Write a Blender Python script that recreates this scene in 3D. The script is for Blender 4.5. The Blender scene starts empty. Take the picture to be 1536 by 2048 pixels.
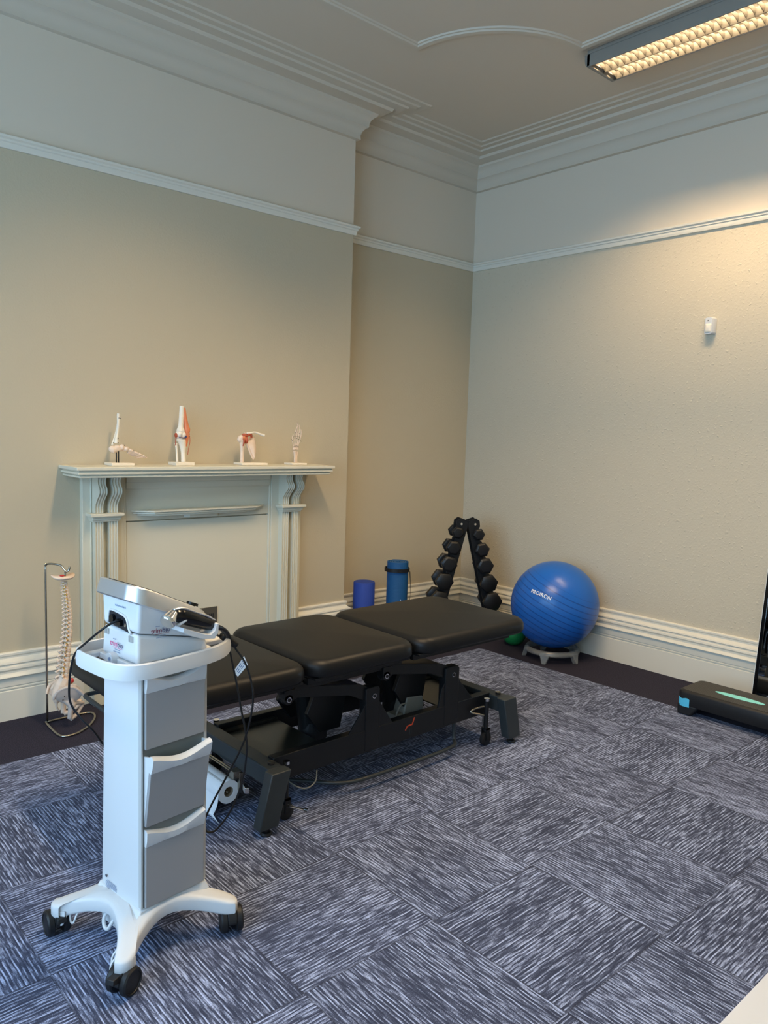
import bpy, bmesh, math, random
from mathutils import Vector, Matrix, Euler, Quaternion
random.seed(4)
PI = math.pi
C = bpy.context.scene.collection
R = math.radians

# ------------------------------------------------------------------ helpers
def lin(c):
    return tuple(((v/255)/12.92 if v/255 <= .04045 else ((v/255+.055)/1.055)**2.4) for v in c) + (1,)
MATS = {}
def mat(name, rgb=(200, 200, 200), rough=.5, metal=0, spec=.5, bump=None, trans=0, ior=1.45, coat=0, noise=None, aniso=0):
    """bump=(scale, strength, distance); noise=(scale, amount) faint colour variation"""
    m = bpy.data.materials.new(name); m.use_nodes = True
    nt = m.node_tree; b = nt.nodes['Principled BSDF']
    b.inputs['Base Color'].default_value = lin(rgb)
    b.inputs['Roughness'].default_value = rough
    b.inputs['Metallic'].default_value = metal
    b.inputs['Specular IOR Level'].default_value = spec
    b.inputs['IOR'].default_value = ior
    b.inputs['Transmission Weight'].default_value = trans
    b.inputs['Coat Weight'].default_value = coat
    b.inputs['Anisotropic'].default_value = aniso
    tc = nt.nodes.new('ShaderNodeTexCoord')
    if bump:
        n = nt.nodes.new('ShaderNodeTexNoise'); n.inputs['Scale'].default_value = bump[0]; n.inputs['Detail'].default_value = 3
        bp = nt.nodes.new('ShaderNodeBump'); bp.inputs['Strength'].default_value = bump[1]; bp.inputs['Distance'].default_value = bump[2]
        nt.links.new(tc.outputs['Object'], n.inputs['Vector']); nt.links.new(n.outputs['Fac'], bp.inputs['Height'])
        nt.links.new(bp.outputs['Normal'], b.inputs['Normal'])
    if noise:
        n = nt.nodes.new('ShaderNodeTexNoise'); n.inputs['Scale'].default_value = noise[0]; n.inputs['Detail'].default_value = 4
        mx = nt.nodes.new('ShaderNodeMix'); mx.data_type = 'RGBA'; c = lin(rgb)
        mx.inputs[6].default_value = tuple(v*(1-noise[1]) for v in c[:3])+(1,)
        mx.inputs[7].default_value = tuple(min(1, v*(1+noise[1])) for v in c[:3])+(1,)
        nt.links.new(tc.outputs['Object'], n.inputs['Vector']); nt.links.new(n.outputs['Fac'], mx.inputs[0])
        nt.links.new(mx.outputs[2], b.inputs['Base Color'])
    MATS[name] = m
    return m

def link(name, me, m=None, parent=None, smooth=False, loc=None, rot=None):
    o = bpy.data.objects.new(name, me); C.objects.link(o)
    if m:
        for x in (m if isinstance(m, (list, tuple)) else [m]): me.materials.append(x)
    if parent: o.parent = parent
    if loc: o.location = loc
    if rot: o.rotation_euler = rot
    if smooth:
        for p in me.polygons: p.use_smooth = True
    return o
def obj(name, bm, m=None, parent=None, smooth=False, bevel=0, seg=2, auto=None, loc=None, rot=None):
    bmesh.ops.recalc_face_normals(bm, faces=bm.faces[:])
    me = bpy.data.meshes.new(name); bm.to_mesh(me); bm.free()
    o = link(name, me, m, parent, smooth or auto is not None, loc, rot)
    if auto is not None:
        me.set_sharp_from_angle(angle=R(auto))
    if bevel:
        b = o.modifiers.new('bevel', 'BEVEL'); b.width = bevel; b.segments = seg; b.limit_method = 'ANGLE'; b.angle_limit = R(35)
        b.harden_normals = False
        for p in me.polygons: p.use_smooth = True
        if auto is None: me.set_sharp_from_angle(angle=R(50))
    return o
def split_obj(name, bm, m=None, parent=None, **k):
    """every connected piece becomes an object of its own"""
    bm.verts.ensure_lookup_table(); seen = set(); out = []
    for v0 in bm.verts:
        if v0 in seen: continue
        st = [v0]; comp = {v0}
        while st:
            v = st.pop()
            for e in v.link_edges:
                w = e.other_vert(v)
                if w not in comp: comp.add(w); st.append(w)
        seen |= comp
        nb = bmesh.new(); mp = {v: nb.verts.new(v.co) for v in comp}
        for f in bm.faces:
            if f.verts[0] in comp: nb.faces.new([mp[v] for v in f.verts])
        out.append(obj(name, nb, m, parent, **k))
    bm.free(); return out
def tag(o, label=None, cat=None, group=None, kind=None):
    if label: o['label'] = label
    if cat: o['category'] = cat
    if group: o['group'] = group
    if kind: o['kind'] = kind
    return o
def thing(name, label, cat, loc=(0, 0, 0), rz=0, group=None):
    o = bpy.data.objects.new(name, None); C.objects.link(o); o.empty_display_size = .05
    o.location = loc; o.rotation_euler = (0, 0, rz)
    return tag(o, label, cat, group)
def copy_tree(o, parent=None):
    c = o.copy(); C.objects.link(c)
    if parent: c.parent = parent
    for ch in list(o.children): copy_tree(ch, c)
    return c
def BM(): return bmesh.new()
def xf(verts, M):
    for v in verts: v.co = M @ v.co
def box(bm, x0, x1, y0, y1, z0, z1, M=None):
    vs = [bm.verts.new((x, y, z)) for x in (x0, x1) for y in (y0, y1) for z in (z0, z1)]
    for f in ((0, 1, 3, 2), (4, 6, 7, 5), (0, 4, 5, 1), (2, 3, 7, 6), (0, 2, 6, 4), (1, 5, 7, 3)): bm.faces.new([vs[i] for i in f])
    if M: xf(vs, M)
    return vs
def hexa(bm, bot, top):
    """8 corner solid from two quads"""
    a = [bm.verts.new(p) for p in bot]; b = [bm.verts.new(p) for p in top]; n = len(a)
    bm.faces.new(a[::-1]); bm.faces.new(b)
    for i in range(n): bm.faces.new((a[i], a[(i+1) % n], b[(i+1) % n], b[i]))
def prism(bm, pts, axis, a, b, M=None):
    def P(p, t):
        return {'x': (t, p[0], p[1]), 'y': (p[0], t, p[1]), 'z': (p[0], p[1], t)}[axis]
    A = [bm.verts.new(P(p, a)) for p in pts]; B = [bm.verts.new(P(p, b)) for p in pts]; n = len(pts)
    bm.faces.new(A[::-1]); bm.faces.new(B)
    for i in range(n): bm.faces.new((A[i], A[(i+1) % n], B[(i+1) % n], B[i]))
    if M: xf(A+B, M)
def cyl(bm, p0, p1, r0, r1=None, n=20, caps=True):
    p0 = Vector(p0); p1 = Vector(p1); r1 = r0 if r1 is None else r1
    d = (p1-p0).normalized(); q = d.to_track_quat('Z', 'Y')
    A = []; B = []
    for i in range(n):
        a = 2*PI*i/n; v = q @ Vector((math.cos(a), math.sin(a), 0))
        A.append(bm.verts.new(p0+v*r0)); B.append(bm.verts.new(p1+v*r1))
    for i in range(n): bm.faces.new((A[i], A[(i+1) % n], B[(i+1) % n], B[i]))
    if caps: bm.faces.new(A[::-1]); bm.faces.new(B)
    return A+B
def smoothpts(pts, k=6, closed=False):
    P = [Vector(p) for p in pts]; n = len(P); out = []
    rng = range(n if closed else n-1)
    for i in rng:
        p0 = P[(i-1) % n] if closed or i > 0 else P[i]*2-P[i+1]
        p1 = P[i]; p2 = P[(i+1) % n]
        p3 = P[(i+2) % n] if closed or i+2 < n else P[i+1]*2-P[i]
        for s in range(k):
            t = s/k
            out.append(.5*((2*p1)+(-p0+p2)*t+(2*p0-5*p1+4*p2-p3)*t*t+(-p0+3*p1-3*p2+p3)*t**3))
    if not closed: out.append(P[-1])
    return out
def tube(bm, pts, r, n=10, k=0, closed=False, sy=1):
    """r number or list per input point (k=0)"""
    if k: P = smoothpts(pts, k, closed)
    else: P = [Vector(p) for p in pts]
    if isinstance(r, (list, tuple)) and k:
        rr = []
        for i in range(len(P)):
            t = i/k; j = min(int(t), len(r)-2); rr.append(r[j]+(r[j+1]-r[j])*(t-j))
        r = rr
    if not isinstance(r, (list, tuple)): r = [r]*len(P)
    up = None; rings = []; m = len(P)
    for i in range(m):
        a = P[(i-1) % m] if closed or i > 0 else P[i]; b = P[(i+1) % m] if closed or i < m-1 else P[i]
        d = (b-a).normalized()
        if up is None:
            up = Vector((0, 0, 1)) if abs(d.z) < .9 else Vector((0, 1, 0))
        up = (up-d*up.dot(d)).normalized(); s = d.cross(up)
        rings.append([bm.verts.new(P[i]+(up*math.cos(2*PI*j/n)+s*math.sin(2*PI*j/n)*sy)*r[i]) for j in range(n)])
    for i in range(m if closed else m-1):
        A = rings[i]; B = rings[(i+1) % m]
        for j in range(n): bm.faces.new((A[j], A[(j+1) % n], B[(j+1) % n], B[j]))
    if not closed: bm.faces.new(rings[0][::-1]); bm.faces.new(rings[-1])
def lathe(bm, prof, n=32, M=None, sx=1, sy=1):
    """prof list of (r,z)"""
    rings = []; allv = []
    for r, z in prof:
        if r < 1e-6: ring = [bm.verts.new((0, 0, z))]
        else: ring = [bm.verts.new((math.cos(2*PI*j/n)*r*sx, math.sin(2*PI*j/n)*r*sy, z)) for j in range(n)]
        rings.append(ring); allv += ring
    for A, B in zip(rings, rings[1:]):
        for j in range(n):
            a = A[j % len(A)]; b = A[(j+1) % len(A)]; c = B[(j+1) % len(B)]; d = B[j % len(B)]
            L = []
            for v in (a, b, c, d):
                if v not in L: L.append(v)
            if len(L) > 2: bm.faces.new(L)
    if len(rings[0]) > 1: bm.faces.new(rings[0][::-1])
    if len(rings[-1]) > 1: bm.faces.new(rings[-1])
    if M: xf(allv, M)
def ball(bm, c, r, n=16, rot=None):
    rx, ry, rz = r if isinstance(r, (list, tuple)) else (r, r, r)
    M = Matrix.Translation(c) @ (Euler(rot).to_matrix().to_4x4() if rot else Matrix()) @ Matrix.Diagonal((rx, ry, rz, 1))
    lathe(bm, [(math.sin(PI*i/(n//2)), -math.cos(PI*i/(n//2))) if 0 < i < n//2 else (0, -1 if i == 0 else 1) for i in range(n//2+1)], n, M)
def rrect(hx, hy, r, n=6, cx=0, cy=0):
    out = []
    for qx, qy, a0 in ((1, 1, 0), (-1, 1, 90), (-1, -1, 180), (1, -1, 270)):
        for i in range(n+1):
            a = R(a0+90*i/n); out.append((cx+qx*(hx-r)+r*math.cos(a), cy+qy*(hy-r)+r*math.sin(a)))
    return out
def loft(bm, rings, caps=True):
    RR = [[bm.verts.new(p) for p in ring] for ring in rings]; n = len(RR[0])
    for A, B in zip(RR, RR[1:]):
        for i in range(n): bm.faces.new((A[i], A[(i+1) % n], B[(i+1) % n], B[i]))
    if caps: bm.faces.new(RR[0][::-1]); bm.faces.new(RR[-1])
def sweep(bm, prof, path, closed=False, side=1):
    """moulding: prof (p outwards from wall, z); path plan points; outwards = left of travel*side; mitred"""
    n = len(path); rings = []
    P = [Vector((p[0], p[1])) for p in path]
    for i in range(n):
        d0 = (P[i]-P[i-1]).normalized() if (i > 0 or closed) else None
        d1 = (P[(i+1) % n]-P[i]).normalized() if (i < n-1 or closed) else None
        if d0 is None: d0 = d1
        if d1 is None: d1 = d0
        n0 = Vector((-d0.y, d0.x))*side; n1 = Vector((-d1.y, d1.x))*side
        m = (n0+n1)/(1+n0.dot(n1))
        rings.append([bm.verts.new((P[i].x+m.x*p, P[i].y+m.y*p, z)) for p, z in prof])
    for i in range(n if closed else n-1):
        A = rings[i]; B = rings[(i+1) % n]
        for j in range(len(prof)-1): bm.faces.new((A[j], A[j+1], B[j+1], B[j]))
    if not closed:
        bm.faces.new(rings[0]); bm.faces.new(rings[-1][::-1])
def text(name, s, size, m, parent, M, bold=0, spacing=1, extr=.0003, fn=None, align='CENTER'):
    cu = bpy.data.curves.new(name, 'FONT'); cu.body = s; cu.size = size; cu.extrude = extr; cu.offset = bold
    cu.align_x = align; cu.align_y = 'CENTER'; cu.space_character = spacing
    o = bpy.data.objects.new('t', cu); C.objects.link(o)
    dg = bpy.context.evaluated_depsgraph_get(); dg.update()
    me = bpy.data.meshes.new_from_object(o.evaluated_get(dg)); bpy.data.objects.remove(o); bpy.data.curves.remove(cu)
    me.name = name
    for v in me.vertices: v.co = M @ v.co
    if fn:
        for v in me.vertices: v.co = fn(v.co)
    me.materials.clear()
    return link(name, me, m, parent)
def frameM(o, x, y):
    """matrix from origin, x axis, y axis (unit)"""
    x = Vector(x).normalized(); y = Vector(y).normalized(); z = x.cross(y)
    return Matrix(((x.x, y.x, z.x, o[0]), (x.y, y.y, z.y, o[1]), (x.z, y.z, z.z, o[2]), (0, 0, 0, 1)))
def organic(name, blobs, m, parent, voxel=.002, sm=3, **k):
    bm = BM()
    for b in blobs:
        if b[0] == 'e': ball(bm, b[1], b[2], 14, b[3] if len(b) > 3 else None)
        else: tube(bm, b[1], b[2], 10, 5, sy=b[3] if len(b) > 3 else 1)
    o = obj(name, bm, m, parent, smooth=True, **k)
    r = o.modifiers.new('union', 'REMESH'); r.mode = 'VOXEL'; r.voxel_size = voxel; r.use_smooth_shade = True
    s = o.modifiers.new('soft', 'SMOOTH'); s.factor = .5; s.iterations = sm
    return o
def joined_rows(parent, name, rows, m, M):
    """small printed lines (x0,x1,y0,y1) in label plane"""
    bm = BM()
    for r in rows: box(bm, r[0], r[1], r[2], r[3], 0, .0004, M)
    return obj(name, bm, m, parent)

# ------------------------------------------------------------------ measures
D = .1669; XE = -1.381; XL = -3.80          # chimney breast depth and edges
XW = -6.40; YF = -5.40                      # left wall, wall behind the camera
ZC = 3.655; ZR = 2.826; ZRT = 2.886
TOX, TOY = -3.055, -2.227                   # carpet tile grid

# ------------------------------------------------------------------ materials
def wall_material(name, rgb, scale, strength, dist, blob=0):
    m = mat(name, rgb, .75, spec=.25)
    nt = m.node_tree; b = nt.nodes['Principled BSDF']
    tc = nt.nodes.new('ShaderNodeTexCoord')
    n = nt.nodes.new('ShaderNodeTexNoise'); n.inputs['Scale'].default_value = scale; n.inputs['Detail'].default_value = 3
    nt.links.new(tc.outputs['Object'], n.inputs['Vector'])
    h = n.outputs['Fac']
    if blob:
        n2 = nt.nodes.new('ShaderNodeTexNoise'); n2.inputs['Scale'].default_value = scale*.62; n2.inputs['Detail'].default_value = 2
        nt.links.new(tc.outputs['Object'], n2.inputs['Vector'])
        rp = nt.nodes.new('ShaderNodeValToRGB'); rp.color_ramp.elements[0].position = .6; rp.color_ramp.elements[1].position = .74
        nt.links.new(n2.outputs['Fac'], rp.inputs['Fac'])
        ad = nt.nodes.new('ShaderNodeMath'); ad.operation = 'MULTIPLY_ADD'; ad.inputs[1].default_value = blob
        nt.links.new(rp.outputs['Color'], ad.inputs[0]); nt.links.new(h, ad.inputs[2]); h = ad.outputs[0]
    bp = nt.nodes.new('ShaderNodeBump'); bp.inputs['Strength'].default_value = strength; bp.inputs['Distance'].default_value = dist
    nt.links.new(h, bp.inputs['Height']); nt.links.new(bp.outputs['Normal'], b.inputs['Normal'])
    return m
M_BEIGE = wall_material('beige woodchip paper', (203, 192, 170), 80, .6, .0032, 1.0)
M_BEIGE2 = wall_material('beige lining paper', (192, 180, 155), 90, .4, .002, .3)
M_WHITE = wall_material('white wall paint', (212, 201, 183), 40, .12, .002)
M_CEIL = wall_material('ceiling paint', (204, 193, 176), 30, .08, .002)
M_TRIM = mat('white gloss paint', (222, 217, 203), .32, spec=.5, bump=(14, .05, .002))
M_SURR = mat('cream gloss paint', (214, 209, 190), .36, spec=.5, bump=(20, .06, .002))
M_PLASTER = mat('plaster white', (203, 193, 176), .7, spec=.3)

def carpet_material():
    m = bpy.data.materials.new('carpet tiles'); m.use_nodes = True
    nt = m.node_tree; N = nt.nodes; Lk = nt.links; b = N['Principled BSDF']
    b.inputs['Roughness'].default_value = .95; b.inputs['Specular IOR Level'].default_value = .15
    def math_(op, a, c=None, d=None):
        n = N.new('ShaderNodeMath'); n.operation = op
        for i, v in enumerate((a, c, d)):
            if v is None: continue
            if isinstance(v, (int, float)): n.inputs[i].default_value = v
            else: Lk.new(v, n.inputs[i])
        return n.outputs[0]
    tc = N.new('ShaderNodeTexCoord'); sp = N.new('ShaderNodeSeparateXYZ'); Lk.new(tc.outputs['Object'], sp.inputs[0])
    x, y = sp.outputs['X'], sp.outputs['Y']
    u = math_('DIVIDE', math_('SUBTRACT', x, TOX), .5); v = math_('DIVIDE', math_('SUBTRACT', y, TOY), .5)
    fu = math_('FLOOR', u); fv = math_('FLOOR', v)
    par = math_('FLOORED_MODULO', math_('ADD', fu, fv), 2)       # 1 -> stripes along y
    def mixv(f, a, c):
        n = N.new('ShaderNodeMix'); n.data_type = 'FLOAT'; Lk.new(f, n.inputs[0]); Lk.new(a, n.inputs[2]); Lk.new(c, n.inputs[3]); return n.outputs[0]
    s = mixv(par, y, x); t = mixv(par, x, y)
    tid = math_('ADD', math_('MULTIPLY', fu, 13.7), math_('MULTIPLY', fv, 7.3))
    def noise(sv, tv, det=0):
        cb = N.new('ShaderNodeCombineXYZ'); Lk.new(math_('MULTIPLY', s, sv), cb.inputs[0]); Lk.new(math_('MULTIPLY', t, tv), cb.inputs[1]); Lk.new(tid, cb.inputs[2])
        n = N.new('ShaderNodeTexNoise'); n.inputs['Scale'].default_value = 1; n.inputs['Detail'].default_value = det
        Lk.new(cb.outputs[0], n.inputs['Vector']); return n.outputs['Fac']
    wob = N.new('ShaderNodeTexNoise'); wob.inputs['Scale'].default_value = 16; wob.inputs['Detail'].default_value = 2; Lk.new(tc.outputs['Object'], wob.inputs['Vector'])
    rows = math_('FLOOR', math_('DIVIDE', math_('ADD', s, math_('MULTIPLY', wob.outputs['Fac'], .006)), .0040))            # tufted rows, each with its own run of light and dark yarn
    def rown(k, tv, off, det=0):
        cb = N.new('ShaderNodeCombineXYZ'); Lk.new(math_('MULTIPLY', rows, k), cb.inputs[0]); Lk.new(math_('ADD', math_('MULTIPLY', t, tv), off), cb.inputs[1]); Lk.new(tid, cb.inputs[2])
        n = N.new('ShaderNodeTexNoise'); n.inputs['Scale'].default_value = 1; n.inputs['Detail'].default_value = det
        Lk.new(cb.outputs[0], n.inputs['Vector']); return n.outputs['Fac']
    n1 = rown(3.71, 17, 0, 2); n2 = rown(.37, 5, 3.3); n3 = noise(7, 2.2)
    g = N.new('ShaderNodeTexNoise'); g.inputs['Scale'].default_value = 420; g.inputs['Detail'].default_value = 1; Lk.new(tc.outputs['Object'], g.inputs['Vector'])
    val = math_('ADD', math_('ADD', math_('MULTIPLY', n1, .80), math_('MULTIPLY', n2, .10)), math_('ADD', math_('MULTIPLY', n3, .12), math_('MULTIPLY', g.outputs['Fac'], .42)))
    m3 = math_('FLOORED_MODULO', rows, 3)
    val = math_('ADD', val, math_('ADD', math_('MULTIPLY', math_('LESS_THAN', m3, .5), .16), math_('MULTIPLY', math_('COMPARE', m3, 1, .1), .06)))
    rp = N.new('ShaderNodeValToRGB'); rp.color_ramp.elements[0].position = .0; rp.color_ramp.elements[1].position = 1
    mr = N.new('ShaderNodeMapRange'); mr.inputs['From Min'].default_value = .66; mr.inputs['From Max'].default_value = .98; Lk.new(val, mr.inputs['Value'])
    Lk.new(mr.outputs[0], rp.inputs['Fac'])
    e = rp.color_ramp.elements; e[0].color = lin((54, 60, 80)); e[1].color = lin((172, 186, 222))
    el = rp.color_ramp.elements.new(.42); el.color = lin((76, 83, 106))
    # plain darker border
    bo = math_('MAXIMUM', math_('GREATER_THAN', x, TOX+2.5), math_('GREATER_THAN', y, TOY+1.5))
    gb = N.new('ShaderNodeTexNoise'); gb.inputs['Scale'].default_value = 230; gb.inputs['Detail'].default_value = 2; Lk.new(tc.outputs['Object'], gb.inputs['Vector'])
    rb = N.new('ShaderNodeValToRGB'); rb.color_ramp.elements[0].position = .35; rb.color_ramp.elements[1].position = .7
    rb.color_ramp.elements[0].color = lin((32, 31, 42)); rb.color_ramp.elements[1].color = lin((60, 58, 74)); Lk.new(gb.outputs['Fac'], rb.inputs['Fac'])
    mx = N.new('ShaderNodeMix'); mx.data_type = 'RGBA'; Lk.new(bo, mx.inputs[0]); Lk.new(rp.outputs['Color'], mx.inputs[6]); Lk.new(rb.outputs['Color'], mx.inputs[7])
    # thin seams between tiles
    def seam(w):
        f = math_('FRACT', w); return math_('LESS_THAN', math_('MINIMUM', f, math_('SUBTRACT', 1, f)), .006)
    sm = math_('MULTIPLY', math_('MAXIMUM', seam(u), seam(v)), .45)
    mx2 = N.new('ShaderNodeMix'); mx2.data_type = 'RGBA'; Lk.new(sm, mx2.inputs[0]); Lk.new(mx.outputs[2], mx2.inputs[6]); mx2.inputs[7].default_value = lin((40, 40, 48))
    Lk.new(mx2.outputs[2], b.inputs['Base Color'])
    bp = N.new('ShaderNodeBump'); bp.inputs['Strength'].default_value = .6; bp.inputs['Distance'].default_value = .003
    Lk.new(val, bp.inputs['Height']); Lk.new(bp.outputs['Normal'], b.inputs['Normal'])
    return m
M_CARPET = carpet_material()

M_PLAST = mat('white plastic', (212, 213, 214), .38, bump=(300, .05, .0005))
M_GREYPL = mat('pale grey plastic', (188, 187, 184), .42)
M_GREYPL2 = mat('grey drawer front', (158, 156, 156), .45)
M_SILVER = mat('brushed silver', (214, 216, 220), .34, .85)
M_CHROME = mat('chrome', (225, 225, 225), .12, 1)
M_STEEL = mat('steel rod', (170, 164, 152), .25, 1)
M_BLACK = mat('black rubber', (22, 22, 24), .5, bump=(200, .1, .0006))
M_BLACKG = mat('glossy black plastic', (12, 12, 14), .16)
M_CABLE = mat('black cable', (16, 16, 18), .38)
M_DARK = mat('dark socket plastic', (34, 36, 42), .4)
M_VINYL = mat('black vinyl', (23, 23, 24), .42, spec=.30, bump=(380, .12, .0006))
M_FRAME = mat('black powder coat', (20, 21, 23), .42, spec=.45, bump=(500, .08, .0004))
M_FRAME2 = mat('charcoal powder coat', (50, 55, 57), .4, spec=.5, bump=(500, .08, .0004))
M_PANEL = mat('dark satin panel', (44, 43, 38), .28, spec=.5)
M_IRON = mat('dumbbell rubber', (19, 19, 20), .42, bump=(260, .12, .0006))
M_PAPER = mat('white paper', (238, 238, 240), .8, bump=(60, .1, .001))
M_CARD = mat('cardboard core', (120, 105, 88), .8)
M_BONE = mat('bone plastic', (228, 205, 184), .45, noise=(60, .08))
M_BONEW = mat('pale bone plastic', (236, 226, 208), .42, noise=(50, .06))
M_BONEG = mat('hip bone plastic', (196, 184, 176), .45, noise=(40, .1))
M_LIG = mat('orange ligament rubber', (216, 128, 84), .4, noise=(60, .12))
M_LIG2 = mat('red brown ligament rubber', (176, 82, 54), .42, noise=(70, .1))
M_NERVE = mat('yellow nerve rubber', (200, 160, 52), .5)
M_REDP = mat('red paint', (186, 46, 44), .5)
M_DOT = mat('dark pin', (40, 34, 30), .4, .6)
M_MENIS = mat('dark blue cartilage', (52, 60, 110), .4)
M_PINK = mat('pink print', (214, 60, 132), .5)
M_NAVY = mat('navy print', (62, 58, 100), .5)
M_MAROON = mat('maroon print', (128, 34, 66), .5)
M_GREYPR = mat('grey print', (122, 140, 172), .6)
M_DARKPR = mat('dark print', (26, 40, 66), .6)
M_ROLLER = mat('royal blue foam', (34, 64, 150), .7, bump=(420, .3, .001))
M_GREEN = mat('green rubber', (24, 122, 66), .45)
M_TEAL = mat('aqua print', (140, 226, 222), .5)
M_CYAN = mat('bright blue sticker', (84, 188, 224), .5)
M_ORANGE = mat('orange print', (206, 78, 48), .45)
M_WPRINT = mat('white print', (236, 240, 242), .5)
M_DESK = mat('white laminate', (204, 204, 206), .35)
M_LOUV = mat('lamp louvre', (54, 52, 48), .6, spec=.15)
M_LAMPM = mat('grey lamp housing', (136, 131, 122), .45, noise=(9, .06))
M_GREYBOX = mat('grey control box', (122, 120, 112), .5)
M_BIN = mat('grey drawer inside', (120, 122, 118), .5)
M_VENT = mat('grey vent plate', (120, 114, 102), .35, .6)

def mat_material():      # exercise mat: ribbed teal-blue foam
    m = mat('ribbed blue foam', (20, 84, 136), .6)
    nt = m.node_tree; b = nt.nodes['Principled BSDF']
    tc = nt.nodes.new('ShaderNodeTexCoord'); w = nt.nodes.new('ShaderNodeTexWave'); w.bands_direction = 'Z'; w.inputs['Scale'].default_value = 55; w.inputs['Distortion'].default_value = .3
    bp = nt.nodes.new('ShaderNodeBump'); bp.inputs['Strength'].default_value = .5; bp.inputs['Distance'].default_value = .002
    nt.links.new(tc.outputs['Object'], w.inputs['Vector']); nt.links.new(w.outputs['Fac'], bp.inputs['Height']); nt.links.new(bp.outputs['Normal'], b.inputs['Normal'])
    return m
M_MAT = mat_material()
def ball_material():
    m = mat('blue gym ball vinyl', (30, 98, 186), .3, spec=.5)
    nt = m.node_tree; N = nt.nodes; b = N['Principled BSDF']
    tc = N.new('ShaderNodeTexCoord'); sp = N.new('ShaderNodeSeparateXYZ'); nt.links.new(tc.outputs['Object'], sp.inputs[0])
    def mt(op, a, c=None, d=None):
        n = N.new('ShaderNodeMath'); n.operation = op
        for i, v in enumerate((a, c, d)):
            if v is None: continue
            if isinstance(v, (int, float)): n.inputs[i].default_value = v
            else: nt.links.new(v, n.inputs[i])
        return n.outputs[0]
    # ring grooves across the middle band only
    f = mt('FRACT', mt('MULTIPLY', sp.outputs['Z'], 27)); g = mt('LESS_THAN', mt('ABSOLUTE', mt('SUBTRACT', f, .5)), .09)
    band = mt('LESS_THAN', mt('ABSOLUTE', mt('ADD', sp.outputs['Z'], .02)), .185)
    h = mt('MULTIPLY', g, band)
    bp = N.new('ShaderNodeBump'); bp.inputs['Strength'].default_value = .6; bp.inputs['Distance'].default_value = .003; bp.invert = True
    nt.links.new(h, bp.inputs['Height']); nt.links.new(bp.outputs['Normal'], b.inputs['Normal'])
    mx = N.new('ShaderNodeMix'); mx.data_type = 'RGBA'; mx.inputs[6].default_value = lin((30, 98, 186)); mx.inputs[7].default_value = lin((22, 78, 156))
    nt.links.new(h, mx.inputs[0]); nt.links.new(mx.outputs[2], b.inputs['Base Color'])
    return m
M_BALL = ball_material()
def clear_material(name, tint=(235, 240, 240), gl=.08, rough=.15):
    m = bpy.data.materials.new(name); m.use_nodes = True; nt = m.node_tree; nt.nodes.clear()
    o = nt.nodes.new('ShaderNodeOutputMaterial'); t = nt.nodes.new('ShaderNodeBsdfTransparent'); g = nt.nodes.new('ShaderNodeBsdfGlossy')
    t.inputs[0].default_value = lin(tint); g.inputs['Roughness'].default_value = rough
    mx = nt.nodes.new('ShaderNodeMixShader'); mx.inputs[0].default_value = gl
    nt.links.new(t.outputs[0], mx.inputs[1]); nt.links.new(g.outputs[0], mx.inputs[2]); nt.links.new(mx.outputs[0], o.inputs[0])
    return m
M_PANE = clear_material('window glass', (246, 250, 250), .06, .02)
M_FROST = clear_material('clear stand plastic', (225, 228, 230), .10, .25)
_nt = M_FROST.node_tree; _df = _nt.nodes.new('ShaderNodeBsdfDiffuse'); _df.inputs[0].default_value = lin((196, 200, 202)); _m2 = _nt.nodes.new('ShaderNodeMixShader'); _m2.inputs[0].default_value = .20
_o = [n for n in _nt.nodes if n.type == 'OUTPUT_MATERIAL'][0]; _m1 = _o.inputs[0].links[0].from_node; _nt.links.new(_m1.outputs[0], _m2.inputs[1]); _nt.links.new(_df.outputs[0], _m2.inputs[2]); _nt.links.new(_m2.outputs[0], _o.inputs[0])
M_MIRROR = mat('mirror', (226, 230, 230), .015, 1)
def tread_material():
    m = mat('ribbed step top', (36, 36, 36), .5)
    nt = m.node_tree; b = nt.nodes['Principled BSDF']
    tc = nt.nodes.new('ShaderNodeTexCoord'); br = nt.nodes.new('ShaderNodeTexBrick')
    br.inputs['Scale'].default_value = 1; br.inputs['Brick Width'].default_value = .022; br.inputs['Row Height'].default_value = .009; br.inputs['Mortar Size'].default_value = .0014
    br.inputs['Color1'].default_value = lin((38, 38, 37)); br.inputs['Color2'].default_value = lin((32, 32, 32)); br.inputs['Mortar'].default_value = lin((74, 68, 58))
    nt.links.new(tc.outputs['Object'], br.inputs['Vector']); nt.links.new(br.outputs['Color'], b.inputs['Base Color'])
    bp = nt.nodes.new('ShaderNodeBump'); bp.inputs['Strength'].default_value = .5; bp.inputs['Distance'].default_value = .001
    nt.links.new(br.outputs['Fac'], bp.inputs['Height']); nt.links.new(bp.outputs['Normal'], b.inputs['Normal'])
    return m
M_TREAD = tread_material()

# ------------------------------------------------------------------ the setting
def struct(name, bm, m, **k):
    o = obj(name, bm, m, **k); o['kind'] = 'structure'; return o
bm = BM(); box(bm, XW-.3, .2, YF-.2, .2, -.06, 0); struct('floor', bm, M_CARPET)
bm = BM(); box(bm, XW-.3, .2, YF-.2, .2, ZC, ZC+.08); struct('ceiling', bm, M_CEIL)
def two_tone(name, path, lower, side=-1):
    """solid wall of a plan polyline, beige under the rail and white above"""
    bm = BM(); n = len(path); P = [Vector(p) for p in path]
    cols = []
    for p in P: cols.append([bm.verts.new((p.x, p.y, z)) for z in (0, (ZR+ZRT)/2, ZC)])
    for i in range(n-1):
        a, b = cols[i], cols[i+1]
        f = bm.faces.new((a[0], b[0], b[1], a[1])); f.material_index = 0
        f = bm.faces.new((a[1], b[1], b[2], a[2])); f.material_index = 1
    me = bpy.data.meshes.new(name); bm.to_mesh(me); bm.free()
    o = link(name, me, [lower, M_WHITE]); o['kind'] = 'structure'
    return o
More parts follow.
